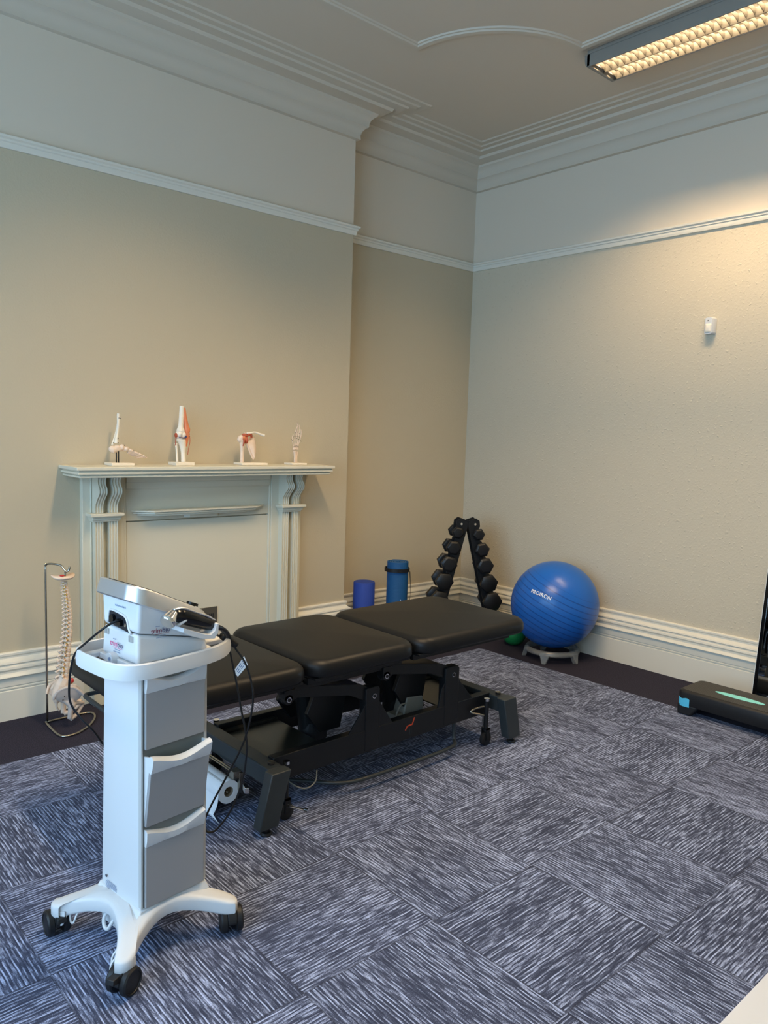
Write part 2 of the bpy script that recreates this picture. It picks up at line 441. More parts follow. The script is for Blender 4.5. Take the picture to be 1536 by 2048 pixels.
back_path = [(XW, 0), (XL, 0), (XL, -D), (XE, -D), (XE, 0), (0, 0)]
two_tone('wall_back', back_path, M_BEIGE2)
two_tone('wall_right', [(0, 0), (0, YF)], M_BEIGE)
two_tone('wall_front', [(0, YF), (XW, YF)], M_BEIGE2)
# left wall with two tall sash windows
WINS = [(-2.35, -1.20), (-3.75, -2.60), (-5.15, -4.00)]; WZ0, WZ1 = .50, 3.30
bm = BM()
ys = [YF] + [v for w in sorted(WINS) for v in w] + [0]
for i in range(len(ys)-1):
    if i % 2 == 0: box(bm, XW-.3, XW, ys[i], ys[i+1], 0, ZC)
    else: box(bm, XW-.3, XW, ys[i], ys[i+1], 0, WZ0); box(bm, XW-.3, XW, ys[i], ys[i+1], WZ1, ZC)
struct('wall_left', bm, M_BEIGE2)
for i, (a, b) in enumerate(WINS):
    f = BM()
    x = XW-.16
    for y0, y1, z0, z1 in ((a, a+.06, WZ0, WZ1), (b-.06, b, WZ0, WZ1), (a, b, WZ0, WZ0+.08), (a, b, WZ1-.06, WZ1), (a, b, 1.76, 1.82)):
        box(f, x-.03, x+.03, y0, y1, z0, z1)
    box(f, XW-.16, XW+.05, a-.04, b+.04, WZ0-.03, WZ0)
    w = struct('window_%d' % (i+1), f, M_TRIM)
    p = BM(); box(p, x-.004, x+.004, a+.06, b-.06, WZ0+.08, WZ1-.06); obj('pane', p, M_PANE, w)
# full loop of the room for mouldings (clockwise seen from above -> room lies on the right)
loop = [(XW, 0), (XL, 0), (XL, -D), (XE, -D), (XE, 0), (0, 0), (0, YF), (XW, YF)]
corn = [(0, 3.434), (.024, 3.438), (.022, 3.465), (.03, 3.49), (.045, 3.508), (.061, 3.516), (.062, 3.535), (.07, 3.56), (.085, 3.576), (.10, 3.585), (.104, 3.60), (.15, 3.610), (.167, 3.616), (.175, 3.633), (.21, 3.636), (.24, 3.634), (.246, 3.645), (.29, 3.643), (.30, 3.650), (.345, 3.648), (.355, 3.656)]
rail = [(0, ZR), (.014, ZR), (.018, ZR+.012), (.018, ZR+.026), (.024, ZR+.03), (.024, ZR+.04), (.034, ZR+.046), (.036, ZR+.056), (.03, ZR+.06), (0, ZR+.06)]
skirt = [(0, .349), (.012, .349), (.018, .343), (.018, .334), (.012, .326), (.012, .318), (.022, .308), (.034, .302), (.037, .294), (.030, .288), (.030, .283), (.040, .276), (.042, .266), (.034, .255), (.034, .246), (.048, .236), (.052, .228), (.036, .226), (.036, .178), (.031, .175), (.031, .172), (.036, .169), (.036, .163), (.031, .160), (.031, .157), (.037, .153), (.037, 0)]
MX0, MX1 = -3.207, -1.788     # fire surround edges
def mould(name, prof, paths, m):
    bm = BM()
    for p, cl in paths: sweep(bm, prof, p, cl, -1)
    o = struct(name, bm, m, auto=28); return o
mould('trim_1', corn, [(loop, True)], M_PLASTER)
mould('trim_2', rail, [(loop, True)], M_TRIM)
mould('baseboard_back', skirt, [([(MX1-.002, -D), (XE, -D), (XE, 0), (-.002, 0)], False), ([(XW, 0), (XL, 0), (XL, -D), (MX0+.002, -D)], False)], M_TRIM)
mould('baseboard_right', skirt, [([(0, -.0), (0, YF)], False)], M_TRIM)
mould('baseboard_front', skirt, [([(0, YF), (XW, YF)], False)], M_TRIM)
mould('baseboard_left', skirt, [([(XW, YF), (XW, 0)], False)], M_TRIM)
# plaster rib on the ceiling: straight runs with hollow quarter-circle corners
def rib():
    x0, x1, y0, y1, r = XW+1.0, -1.01, -1.01, YF+1.0, .63
    pts = []
    for cx, cy, a0 in ((x1, y0, 270), (x0, y0, 0), (x0, y1, 90), (x1, y1, 180)):
        arc = []
        for i in range(17):
            a = R(a0-90*i/16) if True else 0
            arc.append((cx+r*math.cos(a), cy+r*math.sin(a)))
        pts += arc
    bm = BM(); n = len(pts); prof = [(-.035, 0), (-.03, -.008), (-.02, -.008), (-.014, -.015), (.014, -.015), (.02, -.008), (.03, -.008), (.035, 0)]
    sweep(bm, [(p, ZC+z+.0005) for p, z in prof], pts, True, 1)
    struct('trim_3', bm, M_PLASTER, auto=30)
rib()

# ------------------------------------------------------------------ camera
RZ = dict(cx=-4.7269, cy=-4.3001, cz=1.5234, yaw=.7301, pitch=-.1022, roll=.0315, f=1543.64)
def camera():
    cy, sy = math.cos(RZ['yaw']), math.sin(RZ['yaw'])
    r = Vector((cy, -sy, 0)); f = Vector((sy, cy, 0)); u = Vector((0, 0, 1))
    cp, sp = math.cos(RZ['pitch']), math.sin(RZ['pitch']); f2 = f*cp+u*sp; u2 = u*cp-f*sp
    cr, sr = math.cos(RZ['roll']), math.sin(RZ['roll']); r3 = r*cr+u2*sr; u3 = u2*cr-r*sr
    cam = bpy.data.cameras.new('camera'); o = bpy.data.objects.new('camera', cam); C.objects.link(o)
    M = Matrix(((r3.x, u3.x, -f2.x, RZ['cx']), (r3.y, u3.y, -f2.y, RZ['cy']), (r3.z, u3.z, -f2.z, RZ['cz']), (0, 0, 0, 1)))
    o.matrix_world = M; cam.sensor_fit = 'HORIZONTAL'; cam.sensor_width = 36; cam.lens = RZ['f']/1536*36; cam.clip_start = .05
    bpy.context.scene.camera = o
camera()
#PART2
# ------------------------------------------------------------------ fireplace surround
def fireplace():
    t = thing('fireplace_surround', 'cream painted timber fire surround with mantel shelf, boarded opening, on the chimney breast', 'fireplace', (-2.4975, -D, 0))
    def X(x): return x+2.4975
    def Y(y): return y+D
    e = .0005
    # backing board: stiles, frieze and infill panel
    bm = BM()
    for s in (-1, 1):
        a, b = sorted((s*.709, s*.480))
        box(bm, a, b, -.036, -e, 0, 1.25)
    split_obj('side_board', bm, M_SURR, t, bevel=.002)
    bm = BM()
    for s in (-1, 1):   # small vertical beads beside the boards
        a, b = sorted((s*.480, s*.466)); box(bm, a, b, -.030, -e, 0, 1.25)
        a, b = sorted((s*.667, s*.659)); box(bm, a, b, -.040, -.03, 0, 1.25)
    split_obj('bead', bm, M_SURR, t, bevel=.003)
    bm = BM(); box(bm, -.466, .466, -.018, -e, 0, .985); obj('infill_panel', bm, M_SURR, t)
    bm = BM(); prism(bm, [(-e, .992), (-.022, .992), (-.022, 1.09), (-.026, 1.10), (-.026, 1.165), (-.034, 1.175), (-.034, 1.205), (-.04, 1.21), (-.04, 1.25), (-e, 1.25)], 'x', -.466, .466)
    obj('frieze', bm, M_SURR, t, bevel=.0015)
    # fluted columns and corbels
    def flute_front(x0, x1, y, depth=.006, nf=3):
        """plan outline, front towards -y with hollow flutes"""
        pts = [(x0, -.034), (x0, y)]
        w = (x1-x0)/nf
        for i in range(nf):
            a = x0+w*i+w*.14; b = x0+w*(i+1)-w*.14
            for k in range(5):
                ang = PI*k/4; pts.append(((a+b)/2-(b-a)/2*math.cos(ang), y+depth*math.sin(ang)))
        pts += [(x1, y), (x1, -.034)]
        return pts
    cols = [(-.6575, -.6145), (-.5815, -.5345), (.5345, .5815), (.6145, .6575)]
    for x0, x1 in cols:
        bm = BM(); prism(bm, flute_front(x0, x1, -.083), 'z', .10, 1.005); obj('column', bm, M_SURR, t)
        bm = BM()
        # corbel: stack of plan outlines with varying front
        prof = [(1.05, -.083), (1.085, -.083), (1.10, -.088), (1.12, -.104), (1.14, -.124), (1.152, -.137), (1.165, -.143), (1.18, -.142), (1.192, -.134), (1.205, -.122), (1.222, -.118), (1.238, -.124), (1.25, -.136)]
        k = 1.18
        cx = (x0+x1)/2; hw = (x1-x0)/2
        rings = [[(cx+(p[0]-cx), p[1], z) for p in flute_front(x0, x1, y)] for z, y in prof]
        loft(bm, rings); obj('corbel', bm, M_SURR, t, auto=50)
    for s in (-1, 1):
        xa, xb = sorted((s*.688, s*.515))
        bm = BM()
        for z0, z1, d, ex in ((1.034, 1.05, -.118, .004), (1.026, 1.034, -.106, -.006), (1.014, 1.026, -.100, -.010), (1.004, 1.014, -.092, -.016)):
            box(bm, xa-ex, xb+ex, d, -.034, z0, z1)
        obj('capital', bm, M_SURR, t, bevel=.002)
        bm = BM(); box(bm, xa+.012, xb-.012, -.098, -.034, 0, .10); obj('plinth_block', bm, M_SURR, t, bevel=.002)
    # mantel shelf, moulded front and returns
    bm = BM(); y0 = -.262
    for z0, z1, ins in ((1.287, 1.305, 0), (1.280, 1.287, .014), (1.266, 1.280, .010), (1.260, 1.266, .024), (1.249, 1.260, .020)):
        box(bm, -.817+ins, .808-ins, y0+ins, -e, z0, z1)
    obj('mantel_shelf', bm, M_SURR, t, bevel=.003, seg=3)
    # little shelf in the frieze
    bm = BM()
    def trap(a, b, c, d, z0, z1, y): prism(bm, [(a, -.02), (b, y), (c, y), (d, -.02)], 'z', z0, z1)
    trap(-.435, -.335, .335, .435, 1.042, 1.052, -.105)
    trap(-.425, -.328, .328, .425, 1.030, 1.040, -.096)
    trap(-.40, -.31, .31, .40, 1.018, 1.030, -.082)
    prism(bm, [(-.12, -.018), (-.09, -.05), (.09, -.05), (.12, -.018)], 'z', .998, 1.019)
    obj('candle_shelf', bm, M_SURR, t, bevel=.0015)
    bm = BM(); box(bm, -.055, .11, -.024, -.017, .285, .440); v = obj('vent_plate', bm, M_VENT, t, bevel=.001); v['label'] = 'square grey metal vent plate'
    bm = BM()
    for i in range(5): box(bm, .03+i*.012, .035+i*.012, -.0255, -.0235, .33, .40)
    split_obj('vent_slot', bm, M_DARK, v)
fireplace()

# ------------------------------------------------------------------ anatomy models on the mantel
ZM = 1.3055
def base_plate(t, w, d, h=.016):
    bm = BM(); box(bm, -w/2, w/2, -d/2, d/2, 0, h); return obj('base', bm, M_BONEW, t, bevel=.002)
def foot_model():
    t = thing('foot_skeleton_model', 'foot and ankle bone model on white base, leftmost on the mantel shelf', 'anatomical model', (-3.03, -.27, ZM), 0, 'anatomical joint models on the mantel')
    base_plate(t, .125, .10, .015)
    bm = BM()
    for x in (-.018, -.006): cyl(bm, (x, 0, .015), (x, 0, .075), .0035, n=10)
    o = obj('support_rod', bm, M_FRAME, t, smooth=True)
    z = .012
    organic('shin_bone', [('t', [(-.004, 0, .275), (-.006, 0, .265), (-.008, 0, .2), (-.016, 0, .15), (-.018, 0, .118)], [.009, .0085, .0065, .008, .014])], M_BONEW, t)
    organic('calf_bone', [('t', [(.0, .012, .255), (-.014, .014, .18), (-.03, .012, .125), (-.034, .012, .108)], [.004, .0035, .005, .007])], M_BONEW, t)
    organic('heel_bone', [('e', (-.035, 0, .085), (.026, .014, .02), (0, .25, 0)), ('e', (-.012, 0, .096), (.02, .015, .013)), ('t', [(-.04, 0, .08), (-.01, 0, .088), (.01, 0, .09)], [.018, .013, .012])], M_BONE, t)
    organic('midfoot_bones', [('e', (.012, -.004, .098), (.014, .014, .016)), ('e', (.034, -.006, .090), (.015, .014, .013)), ('e', (.032, .008, .085), (.014, .012, .011)), ('e', (.050, 0, .083), (.012, .015, .010)), ('e', (.016, .01, .086), (.014, .01, .012))], M_BONE, t, sm=1)
    for i in range(5):
        y = -.014+i*.008; dz = -.004*i
        L = 1-.06*i
        p0 = (.050, y, .085+dz); p1 = (.050+.046*L, y*1.25, .064+dz*.8); p2 = (.050+.070*L, y*1.35, .054+dz*.6); p3 = (.050+.092*L, y*1.4, .044+dz*.4)
        r = 1.25 if i == 0 else 1
        bm = BM(); tube(bm, [p0, tuple((a+b)/2 for a, b in zip(p0, p1)), p1], [.006*r, .0035*r, .0052*r], 8, 4)
        tube(bm, [p1, p2], [.0042*r, .0036*r], 8); tube(bm, [p2, p3], [.0036*r, .0026*r], 8); ball(bm, p3, .0034*r, 8)
        obj('toe_bones', bm, M_BONE, t, smooth=True)
    bm = BM()
    for p in ((.004, -.008, .25), (-.006, -.008, .252), (-.014, -.014, .145), (-.014, -.014, .122), (.02, -.018, .108), (.07, -.02, .079), (.140, -.02, .047), (-.036, -.005, .12)): ball(bm, p, .0028, 8)
    split_obj('pin', bm, M_DOT, t, smooth=True)
def knee_model():
    t = thing('knee_joint_model', 'knee joint model with orange ligaments and long thigh bone, second on mantel', 'anatomical model', (-2.67, -.27, ZM), 0, 'anatomical joint models on the mantel')
    base_plate(t, .115, .10, .018)
    organic('thigh_bone', [('t', [(.000, 0, .333), (-.002, 0, .28), (-.006, 0, .22), (-.01, 0, .19)], [.013, .0135, .015, .022]), ('e', (-.016, 0, .175), (.019, .024, .02)), ('e', (.008, 0, .172), (.016, .022, .02)), ('e', (.0, 0, .192), (.018, .02, .022))], M_BONEW, t)
    organic('shin_bone', [('t', [(.012, 0, .018), (.01, 0, .07), (.006, 0, .115), (-.002, 0, .142)], [.014, .013, .02, .026]), ('e', (-.006, 0, .142), (.03, .025, .012))], M_BONEW, t)
    organic('calf_bone', [('t', [(-.022, .008, .018), (-.026, .008, .08), (-.029, .008, .112), (-.03, .008, .124)], [.0065, .006, .007, .011])], M_BONEW, t)
    organic('thigh_muscle_tendon', [('t', [(.012, -.004, .325), (.019, -.004, .27), (.026, -.004, .225), (.031, -.004, .2)], [.007, .010, .014, .019]), ('e', (.031, -.004, .198), (.017, .019, .026)), ('t', [(.033, -.004, .18), (.028, -.004, .15), (.022, -.006, .118), (.021, -.006, .105)], [.016, .012, .010, .006])], M_LIG, t)
    organic('back_ligament', [('e', (-.036, -.002, .168), (.008, .012, .014))], M_LIG2, t)
    bm = BM(); tube(bm, [(.047, -.006, .165), (.046, -.01, .13), (.036, -.012, .09), (.032, -.012, .06)], .0018, 8, 4); tube(bm, [(-.038, -.006, .155), (-.041, -.008, .13), (-.042, -.006, .11)], .0022, 8, 4)
    split_obj('side_band', bm, M_LIG2, t, smooth=True)
    bm = BM(); lathe(bm, [(0, .150), (.026, .150), (.029, .154), (.026, .158), (0, .158)], 24, Matrix.Translation((-.006, 0, 0))); obj('meniscus', bm, M_BONE, t, smooth=True)
    bm = BM(); tube(bm, [(-.028, -.02, .158), (-.005, -.027, .154), (.012, -.024, .158), (.018, -.018, .162)], [.002, .003, .0045, .005], 8, 4); obj('cartilage', bm, M_MENIS, t, smooth=True)
def shoulder_model():
    t = thing('shoulder_joint_model', 'shoulder joint model with collar bone and orange ligaments, third on mantel', 'anatomical model', (-2.215, -.27, ZM), 0, 'anatomical joint models on the mantel')
    base_plate(t, .18, .10, .014)
    organic('upper_arm_bone', [('t', [(-.062, 0, .014), (-.062, 0, .08), (-.064, 0, .13), (-.068, 0, .15)], [.012, .011, .014, .02]), ('e', (-.066, 0, .16), (.022, .019, .019)), ('e', (-.082, 0, .152), (.012, .014, .018))], M_BONE, t)
    bm = BM()
    def pt(u, v):   # shoulder blade sheet
        a = Vector((-.036, .0, .145)); b = Vector((.028, .01, .17)); c = Vector((.022, -.004, .032))
        p = a*(1-u)*(1-v)+b*u*(1-v)+c*v
        p.x += .012*math.sin(PI*v)*(u-.15); p.y += -.012*math.sin(PI*u)*math.sin(PI*v*.9)
        return p
    n = 10; g = [[bm.verts.new(pt(i/n, j/n*.96)) for i in range(n+1)] for j in range(n+1)]
    for j in range(n):
        for i in range(n): bm.faces.new((g[j][i], g[j][i+1], g[j+1][i+1], g[j+1][i]))
    o = obj('shoulder_blade', bm, M_BONE, t, smooth=True); s = o.modifiers.new('thick', 'SOLIDIFY'); s.thickness = .005; s.offset = 0
    organic('blade_edge', [('t', [(-.036, 0, .135), (-.02, -.002, .1), (.002, -.004, .055), (.018, -.004, .034)], [.010, .0055, .005, .006]), ('t', [(-.05, -.004, .187), (-.02, .006, .184), (.02, .01, .178)], [.007, .006, .004])], M_BONE, t)
    organic('collar_bone', [('t', [(-.04, -.012, .19), (-.01, -.016, .192), (.02, -.012, .196), (.055, -.016, .186), (.082, -.02, .178)], [.006, .0055, .006, .007, .0095])], M_BONEW, t)
    organic('joint_ligaments', [('e', (-.046, -.006, .176), (.022, .018, .012), (0, .2, 0)), ('e', (-.04, -.010, .15), (.012, .016, .024)), ('t', [(-.03, -.012, .182), (-.014, -.014, .18), (-.0, -.012, .165)], [.01, .009, .005]), ('t', [(-.064, -.018, .16), (-.06, -.02, .14), (-.064, -.014, .112)], [.006, .006, .003])], M_LIG2, t)
    organic('capsule', [('e', (-.058, -.014, .158), (.014, .010, .018))], M_LIG, t)
    organic('ligament_band', [('t', [(.0, -.01, .192), (-.008, -.012, .175), (-.014, -.01, .155)], [.004, .004, .003])], M_LIG, t)
def hand_model():
    t = thing('hand_skeleton_model', 'hand and wrist bone model standing upright on white base, rightmost on mantel', 'anatomical model', (-1.885, -.27, ZM), 0, 'anatomical joint models on the mantel')
    base_plate(t, .115, .09, .012)
    organic('forearm_bones', [('t', [(-.006, 0, .012), (-.006, 0, .05), (-.008, 0, .075), (-.01, 0, .088)], [.0075, .007, .009, .012]), ('t', [(.010, .004, .012), (.010, .004, .05), (.012, .004, .082)], [.0055, .005, .0075])], M_BONE, t)
    organic('wrist_bones', [('e', (-.016, 0, .097), (.009, .010, .007)), ('e', (-.002, 0, .1), (.010, .010, .007)), ('e', (.012, 0, .098), (.008, .009, .007)), ('e', (-.014, 0, .109), (.008, .009, .007)), ('e', (-.001, 0, .112), (.008, .009, .007)), ('e', (.011, 0, .110), (.008, .008, .006))], M_BONE, t, sm=0, voxel=.0015)
    fing = [((-.018, 0, .115), (-.030, -.004, .15), (-.033, -.008, .172), (-.031, -.012, .188), None),
            ((-.008, 0, .118), (-.012, -.002, .165), (-.012, -.006, .2), (-.008, -.014, .226), (.0, -.018, .248)),
            ((.000, 0, .118), (.002, -.002, .165), (.004, -.006, .205), (.006, -.010, .236), (-.002, -.014, .262)),
            ((.008, 0, .117), (.015, -.002, .16), (.020, -.006, .198), (.020, -.010, .226), (.012, -.014, .25)),
            ((.014, 0, .115), (.027, -.002, .15), (.034, -.005, .18), (.034, -.008, .202), (.028, -.012, .222))]
    for f in fing:
        bm = BM(); P = [p for p in f if p]
        for i in range(len(P)-1):
            a, b = Vector(P[i]), Vector(P[i+1]); m_ = (a+b)/2; d = (b-a)*.05
            tube(bm, [a+d, m_, b-d], [.0043-.0004*i, .0026, .004-.0004*i], 8, 4); ball(bm, b-d*1.2, .0042-.0004*i, 8)
        obj('finger_bones' if f[4] else 'thumb_bones', bm, M_BONE, t, smooth=True)
    bm = BM()
    for p in ((-.033, -.007, .152), (-.014, -.006, .166), (.002, -.006, .166), (.017, -.006, .16), (.03, -.006, .15), (-.012, -.01, .2), (.004, -.011, .205), (.02, -.01, .198), (-.04, -.006, .158), (.038, -.006, .148), (-.003, -.018, .262)): ball(bm, p, .0024, 8)
    tube(bm, [(-.03, -.004, .172), (.0, -.006, .178), (.034, -.005, .172)], .0008, 6, 4); tube(bm, [(-.022, -.008, .112), (.0, -.012, .118), (.018, -.008, .112)], .0009, 6, 4)
    split_obj('pin', bm, M_DOT, t, smooth=True)
foot_model(); knee_model(); shoulder_model(); hand_model()

# ------------------------------------------------------------------ hanging spine on its stand
def spine():
    t = thing('spine_skeleton_model', 'hanging spine and pelvis bone model on its wire stand left of the fireplace', 'anatomical model', (-3.38, -.44, 0))
    ox, oy = 3.38, .44
    def L(p): return (p[0]+ox, p[1]+oy, p[2])
    r = .006
    bm = BM(); tube(bm, [L(p) for p in ((-3.456, -.352, r), (-3.462, -.45, r), (-3.462, -.55, r), (-3.445, -.59, r), (-3.39, -.59, r), (-3.31, -.535, r), (-3.245, -.45, r), (-3.222, -.385, r), (-3.232, -.35, r), (-3.27, -.342, r), (-3.35, -.346, r), (-3.456, -.352, r))], r, 10, 4)
    obj('base_loop', bm, M_STEEL, t, smooth=True)
    bm = BM(); tube(bm, [L(p) for p in ((-3.447, -.352, .006), (-3.447, -.352, .4), (-3.447, -.352, .79), (-3.447, -.356, .812), (-3.44, -.366, .822), (-3.42, -.39, .824), (-3.395, -.42, .818), (-3.385, -.438, .80), (-3.374, -.448, .79), (-3.366, -.452, .80), (-3.364, -.452, .815))], .005, 10, 4)
    obj('stand_rod', bm, M_STEEL, t, smooth=True)
    bm = BM(); tube(bm, [L(p) for p in ((-3.383, -.44, .755), (-3.380, -.44, .79))], .005, 10); obj('hook', bm, M_STEEL, t, smooth=True)
    # skull base plate
    bm = BM(); n = 18; rim = []
    for k, (dz, s) in enumerate(((-.008, .85), (0, 1), (.005, .96))):
        rim.append([(-.012+.058*s*math.cos(2*PI*i/n), .04*s*math.sin(2*PI*i/n), .765+dz+.008*math.cos(4*PI*i/n)+.004*math.sin(6*PI*i/n)) for i in range(n)])
    loft(bm, rim); oc = obj('skull_base', bm, M_BONE, t, smooth=True)
    bm = BM(); ball(bm, (-.02, -.01, .772), (.012, .01, .004), 10); obj('red_marking', bm, M_REDP, oc, smooth=True)
    # vertebral column from z .745 down to .245
    def curve(u):    # u 0 top .. 1 bottom ; x of body centre
        z = .742-.497*u
        x = .004+.010*math.sin(PI*2*(u-.12))*.6+.012*math.sin(PI*u)+(-.004*u)
        return x, z
    def vert_mesh(name='vertebra'):
        bm = BM()
        lathe(bm, [(0, -.5), (.9, -.5), (1.0, -.42), (.86, -.1), (.86, .1), (1.0, .42), (.9, .5), (0, .5)], 18, Matrix.Diagonal((1, 1.15, 1, 1)))
        # arch
        tube(bm, [(-.7, -.7, .1), (-1.3, -.8, .1), (-1.75, -.35, .1), (-1.85, 0, .1), (-1.75, .35, .1), (-1.3, .8, .1), (-.7, .7, .1)], .3, 8, 2)
        # spinous process pointing back and down
        tube(bm, [(-1.7, 0, .15), (-2.4, 0, -.1), (-3.1, 0, -.45)], [.36, .28, .38], 8, 2)
        for s in (-1, 1):
            tube(bm, [(-1.2, s*.8, .1), (-1.5, s*1.6, .15), (-1.7, s*2.1, .2)], [.3, .26, .34], 8, 2)
            ball(bm, (-1.35, s*.75, .5), .33, 8)
        bmesh.ops.recalc_face_normals(bm, faces=bm.faces[:])
        me = bpy.data.meshes.new(name); bm.to_mesh(me); bm.free(); me.materials.append(M_BONE)
        for p in me.polygons: p.use_smooth = True
        return me
    vm = vert_mesh()
    bm = BM(); lathe(bm, [(0, -.5), (1, -.5), (1.08, 0), (1, .5), (0, .5)], 16); dm = bpy.data.meshes.new('disc'); bm.to_mesh(dm); bm.free(); dm.materials.append(M_BONEW)
    for p in dm.polygons: p.use_smooth = True
    N = 24; us = [0]; hs = [.010+.012*(i/(N-1)) for i in range(N)]; tot = sum(hs)
    acc = 0
    for i in range(N):
        u = (acc+hs[i]/2)/tot; acc += hs[i]; x, z = curve(u)
        hh = hs[i]/tot*.497
        s = .0085+.0085*(i/(N-1))
        o = link('vertebra', vm, None, t); o.location = (x, 0, z); o.scale = (s, s, hh*.74); o.rotation_euler = (0, .12*math.cos(2*PI*u+.4), 0)
        k = link('disc', dm, None, t); u2 = acc/tot; x2, z2 = curve(u2); k.location = (x2, 0, z2); k.scale = (s*.9, s*1.0, hh*.26)
    bm = BM(); P = []
    for i in range(25):
        x, z = curve(i/24); P.append((x-.012-.007*i/24, 0, z))
    tube(bm, P, .0035, 8)
    for i in range(1, 24):
        x, y, z = P[i]
        for s in (-1, 1): tube(bm, [(x, 0, z), (x+.003, s*.009, z-.003), (x+.004, s*.017, z-.008)], [.0022, .002, .0026], 6)
    obj('nerve_cord', bm, M_NERVE, t, smooth=True)
    # sacrum and coccyx
    organic('sacrum', [('t', [(-.002, 0, .25), (-.02, 0, .21), (-.045, 0, .165), (-.052, 0, .13)], [.024, .028, .02, .009], 1.5), ('t', [(-.052, 0, .135), (-.05, 0, .105), (-.036, 0, .082)], [.009, .006, .004])], M_BONE, t, voxel=.003)
    bm = BM(); ball(bm, (.022, -.012, .232), (.010, .012, .014), 10); obj('red_disc_marking', bm, M_REDP, t, smooth=True)
    for s in (-1, 1):
        blobs = []
        # iliac wing: fan of overlapping flat ellipsoids
        for k in range(7):
            a = R(150-22*k); cx = -.002+.034*math.cos(a); cz = .165+.038*math.sin(a)+.004
            blobs.append(('e', (cx, s*(.045+.012*math.sin(a)), cz), (.026, .006, .026), (s*-.25, 0, 0)))
        blobs.append(('e', (-.014, s*.058, .176), (.070, .0065, .046), (s*-.28, .30, 0)))
        blobs.append(('t', [(-.082, s*.05, .165), (-.070, s*.056, .195), (-.035, s*.066, .218), (.01, s*.068, .212), (.05, s*.066, .182)], [.006, .007, .007, .007, .006]))
        blobs.append(('t', [(-.055, s*.05, .185), (-.03, s*.06, .215), (.0, s*.065, .218), (.035, s*.07, .195), (.06, s*.068, .165), (.064, s*.064, .15)], [.006, .006, .006, .007, .008, .005]))
        blobs.append(('t', [(.0, s*.045, .15), (.004, s*.05, .12), (.0, s*.05, .085), (-.002, s*.045, .05)], [.018, .017, .013, .013]))
        blobs.append(('e', (.006, s*.055, .118), (.019, .014, .019)))
        blobs.append(('t', [(.01, s*.048, .125), (.05, s*.03, .115), (.078, s*.010, .105)], [.012, .009, .011]))
        blobs.append(('t', [(.0, s*.045, .048), (.03, s*.035, .055), (.06, s*.018, .078), (.078, s*.010, .10)], [.014, .010, .008, .010]))
        blobs.append(('t', [(-.04, s*.04, .16), (-.02, s*.046, .14), (.0, s*.05, .12)], [.012, .012, .014]))
        organic('hip_bone', blobs, M_BONEG if s < 0 else M_BONE, t, voxel=.0028, sm=4)
    bm = BM(); ball(bm, (-.035, -.068, .176), .003, 8); ball(bm, (-.04, -.062, .158), .003, 8); split_obj('pin', bm, M_DOT, t, smooth=True)
spine()

